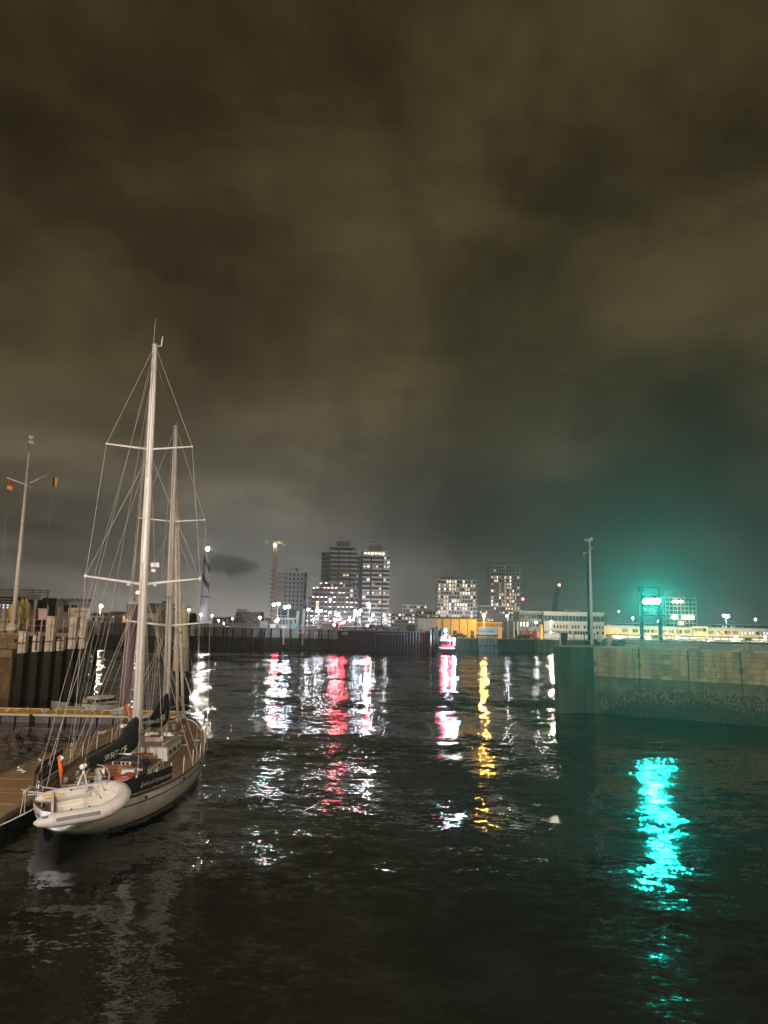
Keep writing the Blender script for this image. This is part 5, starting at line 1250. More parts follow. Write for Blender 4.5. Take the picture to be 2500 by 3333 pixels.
        MB().tube([(q.x + w_ * .98 * math.cos(k_ * .7854), yy + w_ * .98 * math.sin(k_ * .7854), zb + (zt - zb) * .35) for k_ in range(8)], .03, 4, closed=True).build('strap', ROPE, s_)
    # white crate and clutter
    q = at(36, 2056, Y + 1.6); s_ = thing('white_sack', 'bulging white sack behind the pale pier railing', 'sack', (q.x, q.y, PZ)); MB().ball((q.x, q.y, PZ + .38), (.48, .4, .52), 10, 7).build('sack_body', WHITE, s_); MB().ball((q.x + .1, q.y, PZ + .9), (.14, .12, .12), 6, 4).build('knot', WHITE_W, s_)
    q = at(62, 2058, Y + 1.8); s_ = thing('rope_heap', 'brown heap of nets right of the white sack on the pier', 'nets', (q.x, q.y, PZ)); mb = MB(); r3 = random.Random(4)
    for i in range(14): mb.tube([(q.x + r3.uniform(-.9, .9), q.y + r3.uniform(-.4, .4), PZ - .1 + .4 * r3.random()) for _ in range(4)], .05, 5)
    mb.build('net', RUSTY, s_)
    # sign
    Ys = 76.0; q0, q1 = at(224, 1979, Ys), at(293, 1979, Ys); zt, zb = zat(258, 1979, Ys), zat(258, 2021, Ys)
    t = thing('boathouse_sign', 'large pale sign board in two rows with dark script lettering', 'sign', ((q0.x + q1.x) / 2, Ys, PZ))
    zm = zt - (zt - zb) * .56; SG = mat('sign_board', (.70, .66, .58), .7, var=.1)
    MB().box(((q0.x + q1.x) / 2, Ys, (zt + zm) / 2 + .02), (q1.x - q0.x, .1, zt - zm - .05)).build('panel', SG, t)
    MB().box(((q0.x + q1.x) / 2, Ys, (zb + zm) / 2 - .02), (q1.x - q0.x, .1, zm - zb - .05)).build('panel', SG, t)
    MB().box((q1.x - .05, Ys - .03, (zt + zb) / 2), (.28, .18, zt - zb + .04)).build('edge_post', WHITE, t)
    for f_ in (.1, .6): MB().tube([(q0.x + (q1.x - q0.x) * f_, Ys + .1, PZ - .15), (q0.x + (q1.x - q0.x) * f_, Ys + .1, zt)], .06, 6).build('post', GALV, t)
    DK = mat('dark_print', (.03, .03, .025), .6, var=0)
    lettering('Gojymbo', (q0.x + .55, Ys - .055, zm + .28), (1, 0, 0), (0, 0, 1), .52, DK, t, width=(q1.x - q0.x) * .62, shear=.3)
    lettering('elin', (q0.x + 1.15, Ys - .055, zb + .18), (1, 0, 0), (0, 0, 1), .46, DK, t, width=(q1.x - q0.x) * .30, shear=.3)
pier()

def flagpole():
    Y = 73.0; b_ = at(48, 1975, Y); tp = at(93, 1470, Y)
    x = b_.x; FP = mat('flagpole_paint', (.80, .78, .76), .5, var=.1)
    t = thing('flagpole', 'tall white flagpole with a crossed yardarm at the far left', 'flagpole', (x, Y, PZ))
    MB().tube([(x, Y, PZ - .15), (x, Y, 12), (x, Y, tp.z)], [.22, .20, .11], 10).build('pole', FP, t)
    y0, y1 = at(23, 1555, Y - 1.5), at(131, 1599, Y + 1.5)
    MB().tube([y0, Vector((x, Y - .1, (y0.z + y1.z) / 2)), y1], [.05, .08, .05], 8).build('yardarm', FP, t)
    g0, g1 = at(98, 1572, Y + .3), at(180, 1533, Y + 2.2)
    MB().tube([g0, g1], [.06, .045], 6).build('gaff', FP, t)
    MB().tube([(x, Y, tp.z - .1), (at(92, 1425, Y).x, Y, zat(92, 1415, Y))], .03, 6).build('staff', DARKM, t)
    for p0_, p1_ in ((y0, Vector((at(30, 1960, Y).x, Y - 1, PZ + 1))), (y1, Vector((x, Y, tp.z - .3))), (y0, Vector((x, Y, tp.z - .3))), (g1, Vector((x, Y, tp.z - .5))), (g1, Vector((x + 1.8, Y + 1, PZ + 1)))):
        MB().tube([p0_, p1_], .012, 4).build('halyard', ROPE, t)
    def flag(name, label, pa, w_, h_, mats_, vert, sag, seed):
        s_ = MB(); r_ = random.Random(seed); nx, nz = 8, 6
        for side in (0,):
            rows = []
            for j in range(nz + 1):
                rows.append([(pa.x + w_ * i / nx * (1 - .12 * math.sin(i * .8)), pa.y + .13 * math.sin(i * 1.1 + j * .35 + seed) * (i / nx), pa.z - h_ * j / nz - sag * (i / nx) ** 1.5) for i in range(nx + 1)])
            o = len(s_.v)
            for r2 in rows: s_.v += r2
            for j in range(nz):
                for i in range(nx):
                    s_.f.append([o + j * (nx + 1) + i, o + (j + 1) * (nx + 1) + i, o + (j + 1) * (nx + 1) + i + 1, o + j * (nx + 1) + i + 1]); s_.sm.append(True)
                    s_.mi.append(min(len(mats_) - 1, (i * len(mats_)) // nx if vert else (j * len(mats_)) // nz))
        ob = s_.build(name, mats_, None); ob.modifiers.new('thickness', 'SOLIDIFY').thickness = .01
        return tag(ob, label, 'flag', 'flags on the flagpole')
    FR, FY, FB = mat('flag_red', (.50, .05, .03), .8, var=.1), mat('flag_yellow', (.72, .50, .14), .8, var=.1), mat('flag_black', (.03, .03, .03), .8, var=0)
    flag('flag', 'red and yellow flag hanging from the left end of the yardarm', at(23, 1566, Y - 1.4), .68, .78, [FR, FY], False, .25, 1)
    flag('flag', 'orange striped flag hanging from the right gaff', at(173, 1552, Y + 2.2), .62, 1.0, [FB, FY, mat('flag_orange', (.60, .20, .03), .8, var=.1)], True, .1, 2)
    flag('flag', 'white pennant with a faint red band at the very top of the flagpole', at(92, 1416, Y), .62, .85, [WHITE, mat('flag_pale_red', (.62, .34, .30), .8, var=.1), WHITE], False, .1, 3)
flagpole()

# white topped mooring posts and guide piles standing in the water
def water_piles():
    for i, (px_, yt, ym, Y, r_, lab, cap) in enumerate(((316, 2020, 2066, 120, .36, 'slim white post with a dark foot in the water left of the capped pile', None), (626, 2028, 2070, 120, .38, 'slim white post with a black covered lantern on top, right of the masts', 'cover'))):
        q = at(px_, 2060, Y); zt, zm = zat(px_, yt, Y), zat(px_, ym, Y); t = thing('mooring_post', lab, 'mooring post', (q.x, Y, 0), 'slim white posts in the basin')
        MB().tube([(q.x, Y, -.8), (q.x, Y, zm)], r_ * .98, 10).build('dark_foot', TIMBER, t); MB().tube([(q.x, Y, zm), (q.x, Y, zt)], r_, 10).build('white_top', WHITE_W, t)
        if cap: MB().lathe((q.x, Y, zt), [(.45, 0), (.62, .25), (.62, 1.2), (.45, 1.55), (.1, 1.6)], 10).build('lantern_cover', BLACKC, t)
        else: MB().lathe((q.x, Y, zt), [(.36, 0), (.3, .1), (.05, .16)], 10).build('cap', WHITE_W, t)
    Y = 57.5; q = at(416, 2200, Y); zt = zat(414, 1966, Y)
    t = thing('guide_pile', 'thick mauve steel guide pile with a white pyramid cap beside the pontoon', 'pile', (q.x, Y, 0))
    MB().tube([(q.x, Y, -.8), (q.x, Y, zt)], .42, 14).build('shaft', mat('mauve_pile', (.20, .14, .15), .6, var=.25, scale=1.2, streak=True), t)
    MB().lathe((q.x, Y, zt), [(.66, 0), (.64, .06), (.02, .56)], 4).build('cap', WHITE, t)
    Y = 70.0; zt = zat(592, 1978, Y); zm = zat(590, 2185, Y); a = at(578, 2185, Y)
    t = thing('mooring_dolphin', 'tall cream painted mooring dolphin of leaning piles behind the forestays', 'mooring dolphin', (at(590, 2260, Y).x, Y, 0))
    for px0_, px1_, yy in ((570, 583, Y), (592, 593, Y + .4), (605, 602, Y + .1)):
        bt, tp = at(px0_, 2262, yy), at(px1_, 1978, yy); u = (zm - bt.z) / (tp.z - bt.z); md = bt.lerp(tp, u)
        low = bt + (bt - tp).normalized() * .8
        MB().tube([low, md], .34, 8).build('algae_foot', ALGAE, t); MB().tube([md, tp], [.34, .30], 8).build('pile', mat('cream_paint', (.86, .77, .60), .7, var=.2, scale=1.5, streak=True), t)
    MB().box(tuple(at(593, 1976, Y + .2)), (1.25, 1.0, .22)).build('cap', WHITE_W, t)
    MB().box(tuple(at(588, 2110, Y - .1)), (1.25, .9, .2)).build('waling', WHITE_W, t)
water_piles()

# ------------------------------------------------------------------ pontoons
DZ = .55
PONT_LIT = mat('sodium_lit_pontoon_boards', (.82, .50, .06), .7, var=.2, scale=2)  # orange lamp light on the boards is put into their colour
def pontoons():
    x_gap = at(102, 2331, 52.4).x
    FW = mat('pontoon_fender_strip', (.72, .62, .42), .5, var=.1)
    for i, (x0, x1, lab) in enumerate(((-52, x_gap - .12, 'left floating pontoon, orange lit, beyond the gap at the far left'), (x_gap + .12, -14.0, 'long orange lit floating pontoon where gulls rest, right of the gap'))):
        t = thing('floating_pontoon', lab, 'pontoon', ((x0 + x1) / 2, 54, 0), 'floating pontoons')
        n = int((x1 - x0) / .62)
        base = None
        for j in range(n):
            a = x0 + (x1 - x0) * j / n
            me = MB().box((0, 0, 0), ((x1 - x0) / n - .02, 3.0, .06)).mesh('plank', PONT_LIT) if base is None else base
            base = me
            put('plank', me, t, Vector((a + (x1 - x0) / n / 2, 53.95, DZ - .03 + random.uniform(0, .008))) - wloc(t))
        MB().box(((x0 + x1) / 2, 52.4, DZ - .02), (x1 - x0, .12, .15)).build('fender_strip', FW, t)
        MB().box(((x0 + x1) / 2, 55.5, DZ - .02), (x1 - x0, .12, .15)).build('fender_strip', FW, t)
        MB().box(((x0 + x1) / 2, 53.95, DZ - .12), (x1 - x0, 2.9, .1)).build('frame', DARKM, t)
        m_ = int((x1 - x0) / 1.0)
        for j in range(m_): MB().box((x0 + (x1 - x0) * (j + .5) / m_, 53.95, .12), ((x1 - x0) / m_ * .86, 2.8, .58)).build('float', mat('float_block', (.16, .15, .14), .8, var=.3), t)
        for j in range(int((x1 - x0) / 6)):
            xx = x0 + 2.2 + j * 6
            for yy in (52.75, 55.1): MB().box((xx, yy, DZ + .07), (.34, .07, .06)).box((xx, yy, DZ + .03), (.08, .07, .06)).build('cleat', GALV, t)
    t = thing('finger_pontoon', 'brown boarded walkway pontoon running along the yacht on its left side', 'pontoon', (-14.6, 36, 0), 'floating pontoons')
    L0, L1, R0_, R1 = Vector((-15.3, 20, 0)), Vector((-17.0, 52.3, 0)), Vector((-12.2, 20, 0)), Vector((-14.45, 52.3, 0))
    n = 54
    for j in range(n):
        u0_, u1_ = j / n, (j + 1) / n - .0006
        a, b_, c, d = L0.lerp(L1, u0_), R0_.lerp(R1, u0_), R0_.lerp(R1, u1_), L0.lerp(L1, u1_)
        z = DZ + random.uniform(-.008, .008)
        MB().add([p + P3(0, 0, z) for p in (a, b_, c, d)] + [p + P3(0, 0, z - .05) for p in (a, b_, c, d)], [(0, 1, 2, 3), (7, 6, 5, 4), (0, 4, 5, 1), (1, 5, 6, 2), (2, 6, 7, 3), (3, 7, 4, 0)]).build('plank', PONT, t)
    for a, b_ in ((L0, L1), (R0_, R1)): MB().bar(a + P3(0, 0, DZ - .06), b_ + P3(0, 0, DZ - .06), .16).build('edge_beam', mat('edge_timber', (.20, .14, .07), .8, var=.3), t)
    m_ = 22
    for j in range(m_):
        u = (j + .5) / m_; p = (L0.lerp(L1, u) + R0_.lerp(R1, u)) / 2; MB().box((p.x, p.y, .12), (2.3, 1.2, .66), .06).build('float', mat('float_block', (.16, .15, .14), .8), t)
    # folded mooring ring bundle at the junction
    q = at(384, 2332, 52.2); t = thing('fender_bundle', 'pale bundle of rope and fenders at the junction of the two pontoons', 'fenders', (q.x, q.y, DZ))
    for i in range(4): MB().tube([(q.x - .3 + .2 * i, q.y, DZ + .1), (q.x - .25 + .2 * i, q.y - .1, DZ + .5 + .06 * i)], [.10, .12], 8).build('fender', WHITE_W, t)
    MB().tube([(q.x + .5 * math.cos(a * .6), q.y - .1 + .3 * math.sin(a * .6), DZ + .05 + .02 * a) for a in range(22)], .035, 5).build('rope', ROPE, t)
    # service pedestals
    for i, (px_, py_, Y) in enumerate(((118, 2450 + 40, 33.8), (205, 2478, 35.4), (258, 2418, 40.2), (336, 2382, 44.5))):
        u = (Y - 20) / 32.3; p = L0.lerp(L1, u).lerp(R0_.lerp(R1, u), .12 if i != 1 else .75)
        t = thing('mooring_cleat', 'pale mooring cleat on the walkway pontoon edge, %s' % ('nearest the viewer', 'right edge beside the yacht rail', 'third along the left edge', 'farthest, near the long pontoon')[i], 'cleat', (p.x, p.y, DZ), 'cleats on the walkway')
        MB().box((p.x, p.y, DZ + .02), (.18, .42, .05)).build('foot', GALV, t)
        MB().tube([(p.x, p.y - .3, DZ + .16), (p.x, p.y - .1, DZ + .13), (p.x, p.y + .1, DZ + .13), (p.x, p.y + .3, DZ + .16)], .045, 6).bar((p.x, p.y - .09, DZ + .03), (p.x, p.y - .09, DZ + .14), .06).bar((p.x, p.y + .09, DZ + .03), (p.x, p.y + .09, DZ + .14), .06).build('horn', GALV, t)
pontoons()

# gulls
def make_gull():
    t = thing('gull', 'gull', 'bird', (0, 0, 0))
    GW, GG = mat('gull_white', (.78, .76, .72), .8, var=.08), mat('gull_grey', (.34, .34, .35), .8, var=.1)
    rows = []
    prof = [(-.24, .0, .20), (-.18, .035, .195), (-.10, .075, .17), (0, .095, .16), (.08, .085, .175), (.13, .06, .215), (.155, .048, .26), (.185, .052, .295), (.215, .04, .295), (.235, .012, .285)]
    for x, r_, z in prof:
        r_ = max(r_, .006); rows.append([(x, r_ * math.cos(k_ * math.pi / 4), z + r_ * 1.05 * math.sin(k_ * math.pi / 4)) for k_ in range(8)])
    mb = MB().grid(rows, closed=True); mb.build('body', GW, t, local=True)
    for s_ in (-1, 1):
        w_ = MB(); top = [(-.30, .02, .205), (-.16, .075, .22), (-.02, .098, .235), (.09, .085, .225)]; bot = [(-.27, .03, .185), (-.15, .085, .15), (-.01, .105, .14), (.08, .092, .17)]
        w_.grid([[(x, s_ * (y + .008), z) for x, y, z in top], [(x, s_ * (y + .012), z) for x, y, z in bot]]); w_.build('wing', GG, t, local=True)
        MB().tube([(.0, s_ * .03, .0), (.0, s_ * .03, .09)], .008, 4).box((.02, s_ * .03, .005), (.06, .04, .008)).build('leg', mat('gull_leg', (.5, .25, .12), .7, var=0), t, local=True)
    MB().tube([(.23, 0, .285), (.275, 0, .277)], [.014, .004], 5).build('beak', mat('gull_beak', (.7, .45, .05), .6, var=0), t, local=True)
    return t
gull0 = make_gull(); gused = [False]; rg = random.Random(31)
def place_gull(px, py, Y, z, lab, sc=.82):
    p = on(px, py, z) if Y is None else at(px, py, Y)
    c = gull0 if not gused[0] else copy_tree(gull0); gused[0] = True
    c.location = (p.x, p.y, z); c.rotation_euler = (0, 0, rg.uniform(0, 6.28)); c.scale = (sc,) * 3
    c['label'] = lab; c['group'] = 'gulls resting on the pontoons'
gull_spots = [(22, 2319, 'gull at the far left end of the lit pontoon'), (55, 2318, 'gull resting left of the pontoon gap'), (92, 2315, 'gull standing at the rear edge above the pontoon gap'), (138, 2320, 'gull right of the pontoon gap by the front edge'), (146, 2324, 'gull beside the front edge, right of the gap pair'), (184, 2317, 'left gull of the trio mid pontoon'), (192, 2316, 'middle gull of the trio mid pontoon'), (199, 2318, 'right gull of the trio mid pontoon'), (268, 2321, 'gull below the two small boats, left of a pair'), (303, 2319, 'gull below the cabin boat bow'), (315, 2317, 'gull in the shade right below the cabin boat'), (333, 2325, 'gull near the front edge left of the rope bundle'), (362, 2322, 'gull standing by the rope bundle'), (75, 2519, 'nearest gull on the walkway pontoon'), (130, 2482, 'gull on the walkway left edge beyond the nearest one'), (335, 2392, 'gull far along the walkway beside the shrouds')]
for px_, py_, lab in gull_spots: place_gull(px_, py_, None, DZ + .005, lab, .58 if py_ > 2400 else .82)

# ------------------------------------------------------------------ the schooner
BO = Vector((-9.95, 24.3, 0)); BA = 0.06
_bx, _by = Vector((math.cos(BA), math.sin(BA), 0)), Vector((-math.sin(BA), math.cos(BA), 0))
def b2w(x, y, z): return BO + _bx * x + _by * y + P3(0, 0, z)
def bl(px, py, Y): d = at(px, py, Y) - BO; return Vector((d.dot(_bx), d.dot(_by), d.z))
HB = [(0, .50), (.6, .92), (1.2, 1.24), (2.4, 1.74), (4, 2.14), (5.5, 2.38), (7, 2.54), (10, 2.62), (13.1, 2.30), (15, 1.86), (16.3, 1.48), (17.8, .92), (18.5, .52), (18.95, .06)]
SH = [(0, 1.22), (2.4, 1.13), (6, 1.03), (10, 1.08), (13, 1.20), (16.3, 1.42), (18.95, 1.72)]
ZB = [(0, .62), (1, .22), (2, -.08), (3, -.38), (5, -.8), (10, -.95), (15, -.7), (17, -.3), (18, .22), (18.6, .85), (18.95, 1.4)]
def hull_pt(y, t, side, out=0.0):
    hb, sh, zb = smooth_lerp(HB, y), smooth_lerp(SH, y), smooth_lerp(ZB, y)
    z = sh + (zb - sh) * t
    return Vector((side * ((hb + out) * (1 - t ** 2.6) ** .6), y, z))
def hull_t(y, z):
    sh, zb = smooth_lerp(SH, y), smooth_lerp(ZB, y); return max(0.0, min(.999, (z - sh) / (zb - sh)))
def schooner():
    t = thing('sailing_schooner', 'white two masted schooner with black sail covers, moored stern to the viewer', 'sailing yacht', BO, rz=BA)
    HW = mat('hull_paint', (.79, .775, .83), .25, var=.10, scale=1.4, streak=True); NAVY = mat('navy_stripe', (.012, .013, .022), .4, var=0)
    ys = [0, .3, .7, 1.2, 1.8, 2.4, 3.2, 4, 5, 6, 7, 8, 9, 10, 11, 12, 13, 14, 15, 16, 16.8, 17.5, 18, 18.4, 18.7, 18.88, 18.95]
    NT_ = 14; rows = []
    for y in ys:
        rows.append([hull_pt(y, (j / NT_) ** .8, -1) for j in range(NT_)] + [Vector((0, y, smooth_lerp(ZB, y)))] + [hull_pt(y, (j / NT_) ** .8, 1) for j in range(NT_ - 1, -1, -1)])
    mb = MB().grid(rows); n = len(rows[0]); mb.f.append(list(range(n))[::-1]); mb.mi.append(0); mb.sm.append(False)
    hull = mb.build('hull', HW, t, local=True)
    def strip(name, m_, z0f, z1f, y0, y1, out=.008):
        s_ = MB()
        for side in (-1, 1):
            a, b_ = [], []
            for q in range(49):
                y = y0 + (y1 - y0) * q / 48
                a.append(hull_pt(y, hull_t(y, z0f(y)), side, out)); b_.append(hull_pt(y, hull_t(y, z1f(y)), side, out))
            s_.grid([a, b_])
        return s_.build(name, m_, hull, local=True)
    sh = lambda y: smooth_lerp(SH, y)
    strip('cove_stripe', NAVY, lambda y: sh(y) - .27, lambda y: sh(y) - .225, .3, 18.4)
    strip('boot_stripe', NAVY, lambda y: .16, lambda y: .05, 2.0, 17.7)
    strip('lower_hull_band', mat('bottom_paint', (.02, .02, .03), .5, var=.2), lambda y: -.02, lambda y: -.5, 3.2, 16.8)
    ports = MB()
    for y in (3.0, 6.6, 9.6, 12.4, 14.8):
        for side in (-1, 1):
            p = hull_pt(y, hull_t(y, sh(y) - .14), side, .012); ports.box(tuple(p), (.03, .2, .09))
    ports.build('freeing_port', DARKM, hull, local=True)
    # toe rail and deck
    for side in (-1, 1):
        MB().tube([hull_pt(y, 0, side) + P3(0, 0, .03) for y in ys], .045, 6).build('cap_rail', mat('dark_rail', (.07, .035, .018), .4, var=.2), t, local=True)
    MB().tube([hull_pt(0, 0, -1) + P3(0, 0, .03), P3(0, -.22, sh(0) + .04), hull_pt(0, 0, 1) + P3(0, 0, .03)], .045, 6).build('cap_rail', MATS['dark_rail'], t, local=True)
    dm = MB(); drows = []
    for y in ys: hb = max(.02, smooth_lerp(HB, y) - .05); drows.append([(hb * u, y, sh(y) - .07 + .05 * (1 - u * u)) for u in (-1, -.5, 0, .5, 1)])
    dk = dm.grid(drows).build('deck', TEAK, t, local=True)
    seam = MB()                                  # caulked plank seams, followed by the sheer
    for q in range(-9, 10):
        pts = [P3(q * .26 * (1 if smooth_lerp(HB, y) > abs(q * .26) + .1 else 0), y, sh(y) - .018) for y in ys if smooth_lerp(HB, y) > abs(q * .26) + .1]
        if len(pts) > 3: seam.tube(pts, .006, 4)
    seam.build('deck_seam', DARKM, dk, local=True)
    # houses
    def house(name, x0, x1, y0, y1, z0, z1, m_, top=(.94, .97)):
        return MB().box(((x0 + x1) / 2, (y0 + y1) / 2, (z0 + z1) / 2), (x1 - x0, y1 - y0, z1 - z0), top=top).build(name, m_, t, local=True)
    HWH = mat('house_white', (.76, .72, .64), .4, var=.06)
    main = house('deckhouse', -1.15, 1.22, 9.5, 12.5, .98, 1.60, HWH)
    MB().box((.02, 11.0, 1.625), (2.34, 3.05, .05)).build('house_top', mat('house_top_grey', (.40, .36, .34), .6, var=.15), main, local=True)
    MB().box((-.55, 9.46, 1.36), (.95, .1, .66)).build('companion_door', WOOD, main, local=True)
    for xx in (.25, .72): MB().box((xx, 9.505, 1.29), (.012, .05, .5)).build('panel_joint', DARKM, main, local=True)
    for y in (10.1, 11.0, 11.9):
        for s_ in (-1, 1): MB().box((s_ * 1.17 + .025, y, 1.32), (.04, .42, .15)).build('window', GLASS_D, main, local=True)
    for s_ in (-1, 1): MB().tube([(s_ * .98, 9.7, 1.72), (s_ * .98, 12.3, 1.72)], .025, 6).build('hand_rail', mat('bright_rail', (.70, .62, .50), .35, var=.05), main, local=True)
    MB().box((.2, 11.3, 1.74), (.75, .9, .18), top=(.8, .9)).build('skylight', WOOD, main, local=True)
    # liferaft canister with straps
    raft = MB().tube([(-.72, 13.25, 1.50), (-.66, 13.25, 1.50), (.50, 13.25, 1.50), (.56, 13.25, 1.50)], [.19, .24, .24, .19], 12).build('liferaft_canister', WHITE, t, local=True)
    for xx in (-.3, .02, .34): MB().tube([(xx, 13.25 + .245 * math.cos(a * .5236), 1.50 + .245 * math.sin(a * .5236)) for a in range(12)], .014, 4, closed=True).build('strap', DARKM, raft, local=True)
    MB().box((-.05, 13.25, 1.22), (1.0, .4, .18)).build('raft_cradle', WOOD, t, local=True)
    p = bl(558, 2380, 37.6); MB().box((p.x, p.y, 1.40), (.30, .30, .42)).box((p.x, p.y - .12, 1.62), (.26, .36, .08)).build('ventilator_box', WHITE, t, local=True)
    p = bl(556, 2402, 36.0); MB().tube([(p.x + .2 * math.cos(a * .7), p.y + .05 * math.sin(a), 1.35 + .2 * math.sin(a * .7)) for a in range(9)], .07, 6, closed=True).build('lifebuoy', ORANGE, t, local=True)
    # aft house, companionway, cockpit
    aft = house('aft_house', -1.0, 1.30, 6.0, 8.0, .98, 1.36, HWH)
    MB().box((.15, 7.0, 1.385), (2.24, 1.96, .05)).build('house_top', WOOD, aft, local=True)
    for y in (6.4, 7.0, 7.6):
        pr = MB().box((1.275, y, 1.2), (.03, .24, .17)).build('port_frame', GALV, aft, local=True)
    MB().box((1.29, 6.4, 1.2), (.02, .16, .1)).box((1.29, 7.0, 1.2), (.02, .16, .1)).box((1.29, 7.6, 1.2), (.02, .16, .1)).build('port_glass', GLASS_D, aft, local=True)
    MB().box((.1, 5.94, 1.25), (1.05, .1, .52)).build('companion_door', WOOD, aft, local=True)
    for i in range(3): MB().box((.1, 5.875, 1.08 + .13 * i), (.98, .03, .02)).build('door_slat', DARKM, aft, local=True)
    MB().box((.2, 5.92, 1.58), (.72, .06, .12)).build('instrument_panel', WHITE, aft, local=True)
    ip = MB()
    for i in range(4): ip.box((-.04 + .16 * i, 5.875, 1.58), (.11, .03, .085))
    ip.build('instrument', GLASS_D, aft, local=True)
    MB().box((.35, 8.55, 1.28), (.8, .4, .46)).build('deck_locker', WOOD, t, local=True)
    well = MB()
    for c, d in (((.08, 4.2, 1.10), (1.9, 3.0, .02)), ((-.9, 4.2, 1.19), (.07, 3.1, .24)), ((1.06, 4.2, 1.19), (.07, 3.1, .24)), ((.08, 2.6, 1.19), (1.9, .07, .24))): well.box(c, d)
    well.build('cockpit', mat('shaded_cockpit_teak', (.10, .06, .035), .6, var=.3), t, local=True)  # dark tone stands in for the shade of a sunken well
    for s_ in (-1, 1): MB().box((.08 + s_ * .74, 4.2, 1.24), (.38, 2.8, .12)).build('cockpit_bench', TEAK, t, local=True)
    wl = MB(); c = Vector((.05, 3.45, 1.55))
    wl.tube([c + P3(.42 * math.cos(a * .3927), 0, .42 * math.sin(a * .3927)) for a in range(16)], .022, 6, closed=True)
    for a in range(6): wl.tube([c, c + P3(.42 * math.cos(a * 1.047), 0, .42 * math.sin(a * 1.047))], .012, 5)
    wl.build('steering_wheel', GALV, t, local=True)
    MB().box((.05, 3.65, 1.33), (.24, .22, .46)).ball((.05, 3.65, 1.62), (.11, .11, .12), 8, 5).build('binnacle', GALV, t, local=True)
    MB().ball((.75, 4.2, 1.38), (.38, .22, .12), 8, 5).ball((.9, 4.5, 1.42), (.22, .2, .1), 8, 5).build('red_cushion', mat('red_cloth', (.42, .05, .035), .8, var=.2), t, local=True)
    MB().box((.75, 5.0, 1.42), (.5, .5, .26), top=(.9, .9)).build('white_cushion', WHITE, t, local=True)
    r9 = random.Random(12); cl = MB()
    for i in range(16):
        c = P3(r9.uniform(-.7, .9), r9.uniform(1.4, 4.2), 1.22 + r9.uniform(0, .12)); ra = r9.uniform(.1, .2)
        cl.tube([c + P3(ra * math.cos(a * .7), ra * math.sin(a * .7), .015 * a) for a in range(18)], .016, 4)
    cl.build('coiled_rope', ROPE, t, local=True)
    # spray hood
    fr = lambda y, k_: [P3(.17 + 1.02 * math.cos(math.pi * j / 14) * (1 if j in (0, 14) else 1), y, 1.16 + k_ * (math.sin(math.pi * j / 14) ** .62)) for j in range(15)]
    hood = MB().tube(fr(5.6, .80), .065, 7).build('spray_hood', BLACKC, t, local=True)
    MB().tube(fr(6.8, .62), .04, 6).build('hood_frame', DARKM, hood, local=True)
    MB().grid([fr(5.65, .80)[3:12], fr(6.15, .77)[3:12], fr(6.75, .63)[3:12]]).build('hood_canvas', mat('hood_cloth', (.40, .37, .33), .8, var=.15), hood, local=True)
    for s_ in (0, 1):
        a = fr(5.63, .80); b_ = fr(6.75, .63); i0, i1 = (0, 4) if s_ == 0 else (10, 15)
        MB().grid([a[i0:i1], b_[i0:i1]]).build('hood_side', BLACKC, hood, local=True)
    MB().box((.15, 5.59, 1.985), (1.0, .08, .05)).build('hood_trim', WHITE, hood, local=True)
    WS = bpy.data.materials.new('clear_screen'); WS.use_nodes = True; kk = NT(WS.node_tree); bb = kk.n['Principled BSDF']
    bb.inputs['Base Color'].default_value = (.5, .45, .36, 1); bb.inputs['Alpha'].default_value = .35; bb.inputs['Roughness'].default_value = .2
    MB().add([(-.38, 6.79, 1.42), (.74, 6.79, 1.42), (.69, 6.75, 1.74), (-.33, 6.75, 1.74)], [(0, 1, 2, 3)]).build('windscreen', WS, hood, local=True)
    for xx in (-.36, .72): MB().bar((xx, 6.77, 1.40), (xx, 6.75, 1.76), .04).build('screen_post', DARKM, hood, local=True)
    # masts
    SP = mat('mast_paint', (.84, .77, .69), .35, var=.06, scale=2); SPG = mat('mast_track', (.34, .30, .27), .4, var=.1)
    mbase, mtop = bl(443, 2380, 33), bl(505, 1124, 33); fbase, ftop = bl(540, 2300, 38), bl(573, 1389, 38)
    def mast(base, top, r0_, r1_):
        a = Vector((base.x - (top.x - base.x) * (base.z - 1.0) / (top.z - base.z), base.y, 1.0))
        o = MB().tube([a, a.lerp(top, .5), a.lerp(top, .85), top], [r0_, r0_, r0_ * .8, r1_], 14).build('mast', SP, t, local=True)
        MB().bar(a + P3(-.02, -r0_ - .01, 1.2), top + P3(-.02, -r1_ - .01, -.4), .035).build('sail_track', SPG, o, local=True)
        MB().lathe(tuple(top), [(r1_ * 1.25, -.1), (r1_ * 1.4, 0), (r1_ * 1.1, .07), (r1_ * .4, .12)], 10).build('mast_cap', GALV, o, local=True)
        return o, (lambda z: a.lerp(top, (z - 1.0) / (top.z - 1.0)))
    mo, mp = mast(mbase, mtop, .185, .11); fo, fp = mast(fbase, ftop, .165, .105)
    MB().tube([mtop + P3(-.08, 0, 0), mtop + P3(-.06, 0, 1.35)], .014, 5).build('whip_antenna', WIRE, mo, local=True)
    MB().bar(mtop + P3(0, 0, -.02), mtop + P3(.30, -.05, -.05), .025).tube([mtop + P3(.30, -.05, -.05), mtop + P3(.33, -.05, .42)], .03, 6).build('masthead_light', WHITE, mo, local=True)
    MB().tube([ftop, ftop + P3(.05, 0, .25)], .02, 5).build('wind_vane', WIRE, fo, local=True)
    # spreaders
    tips = {}
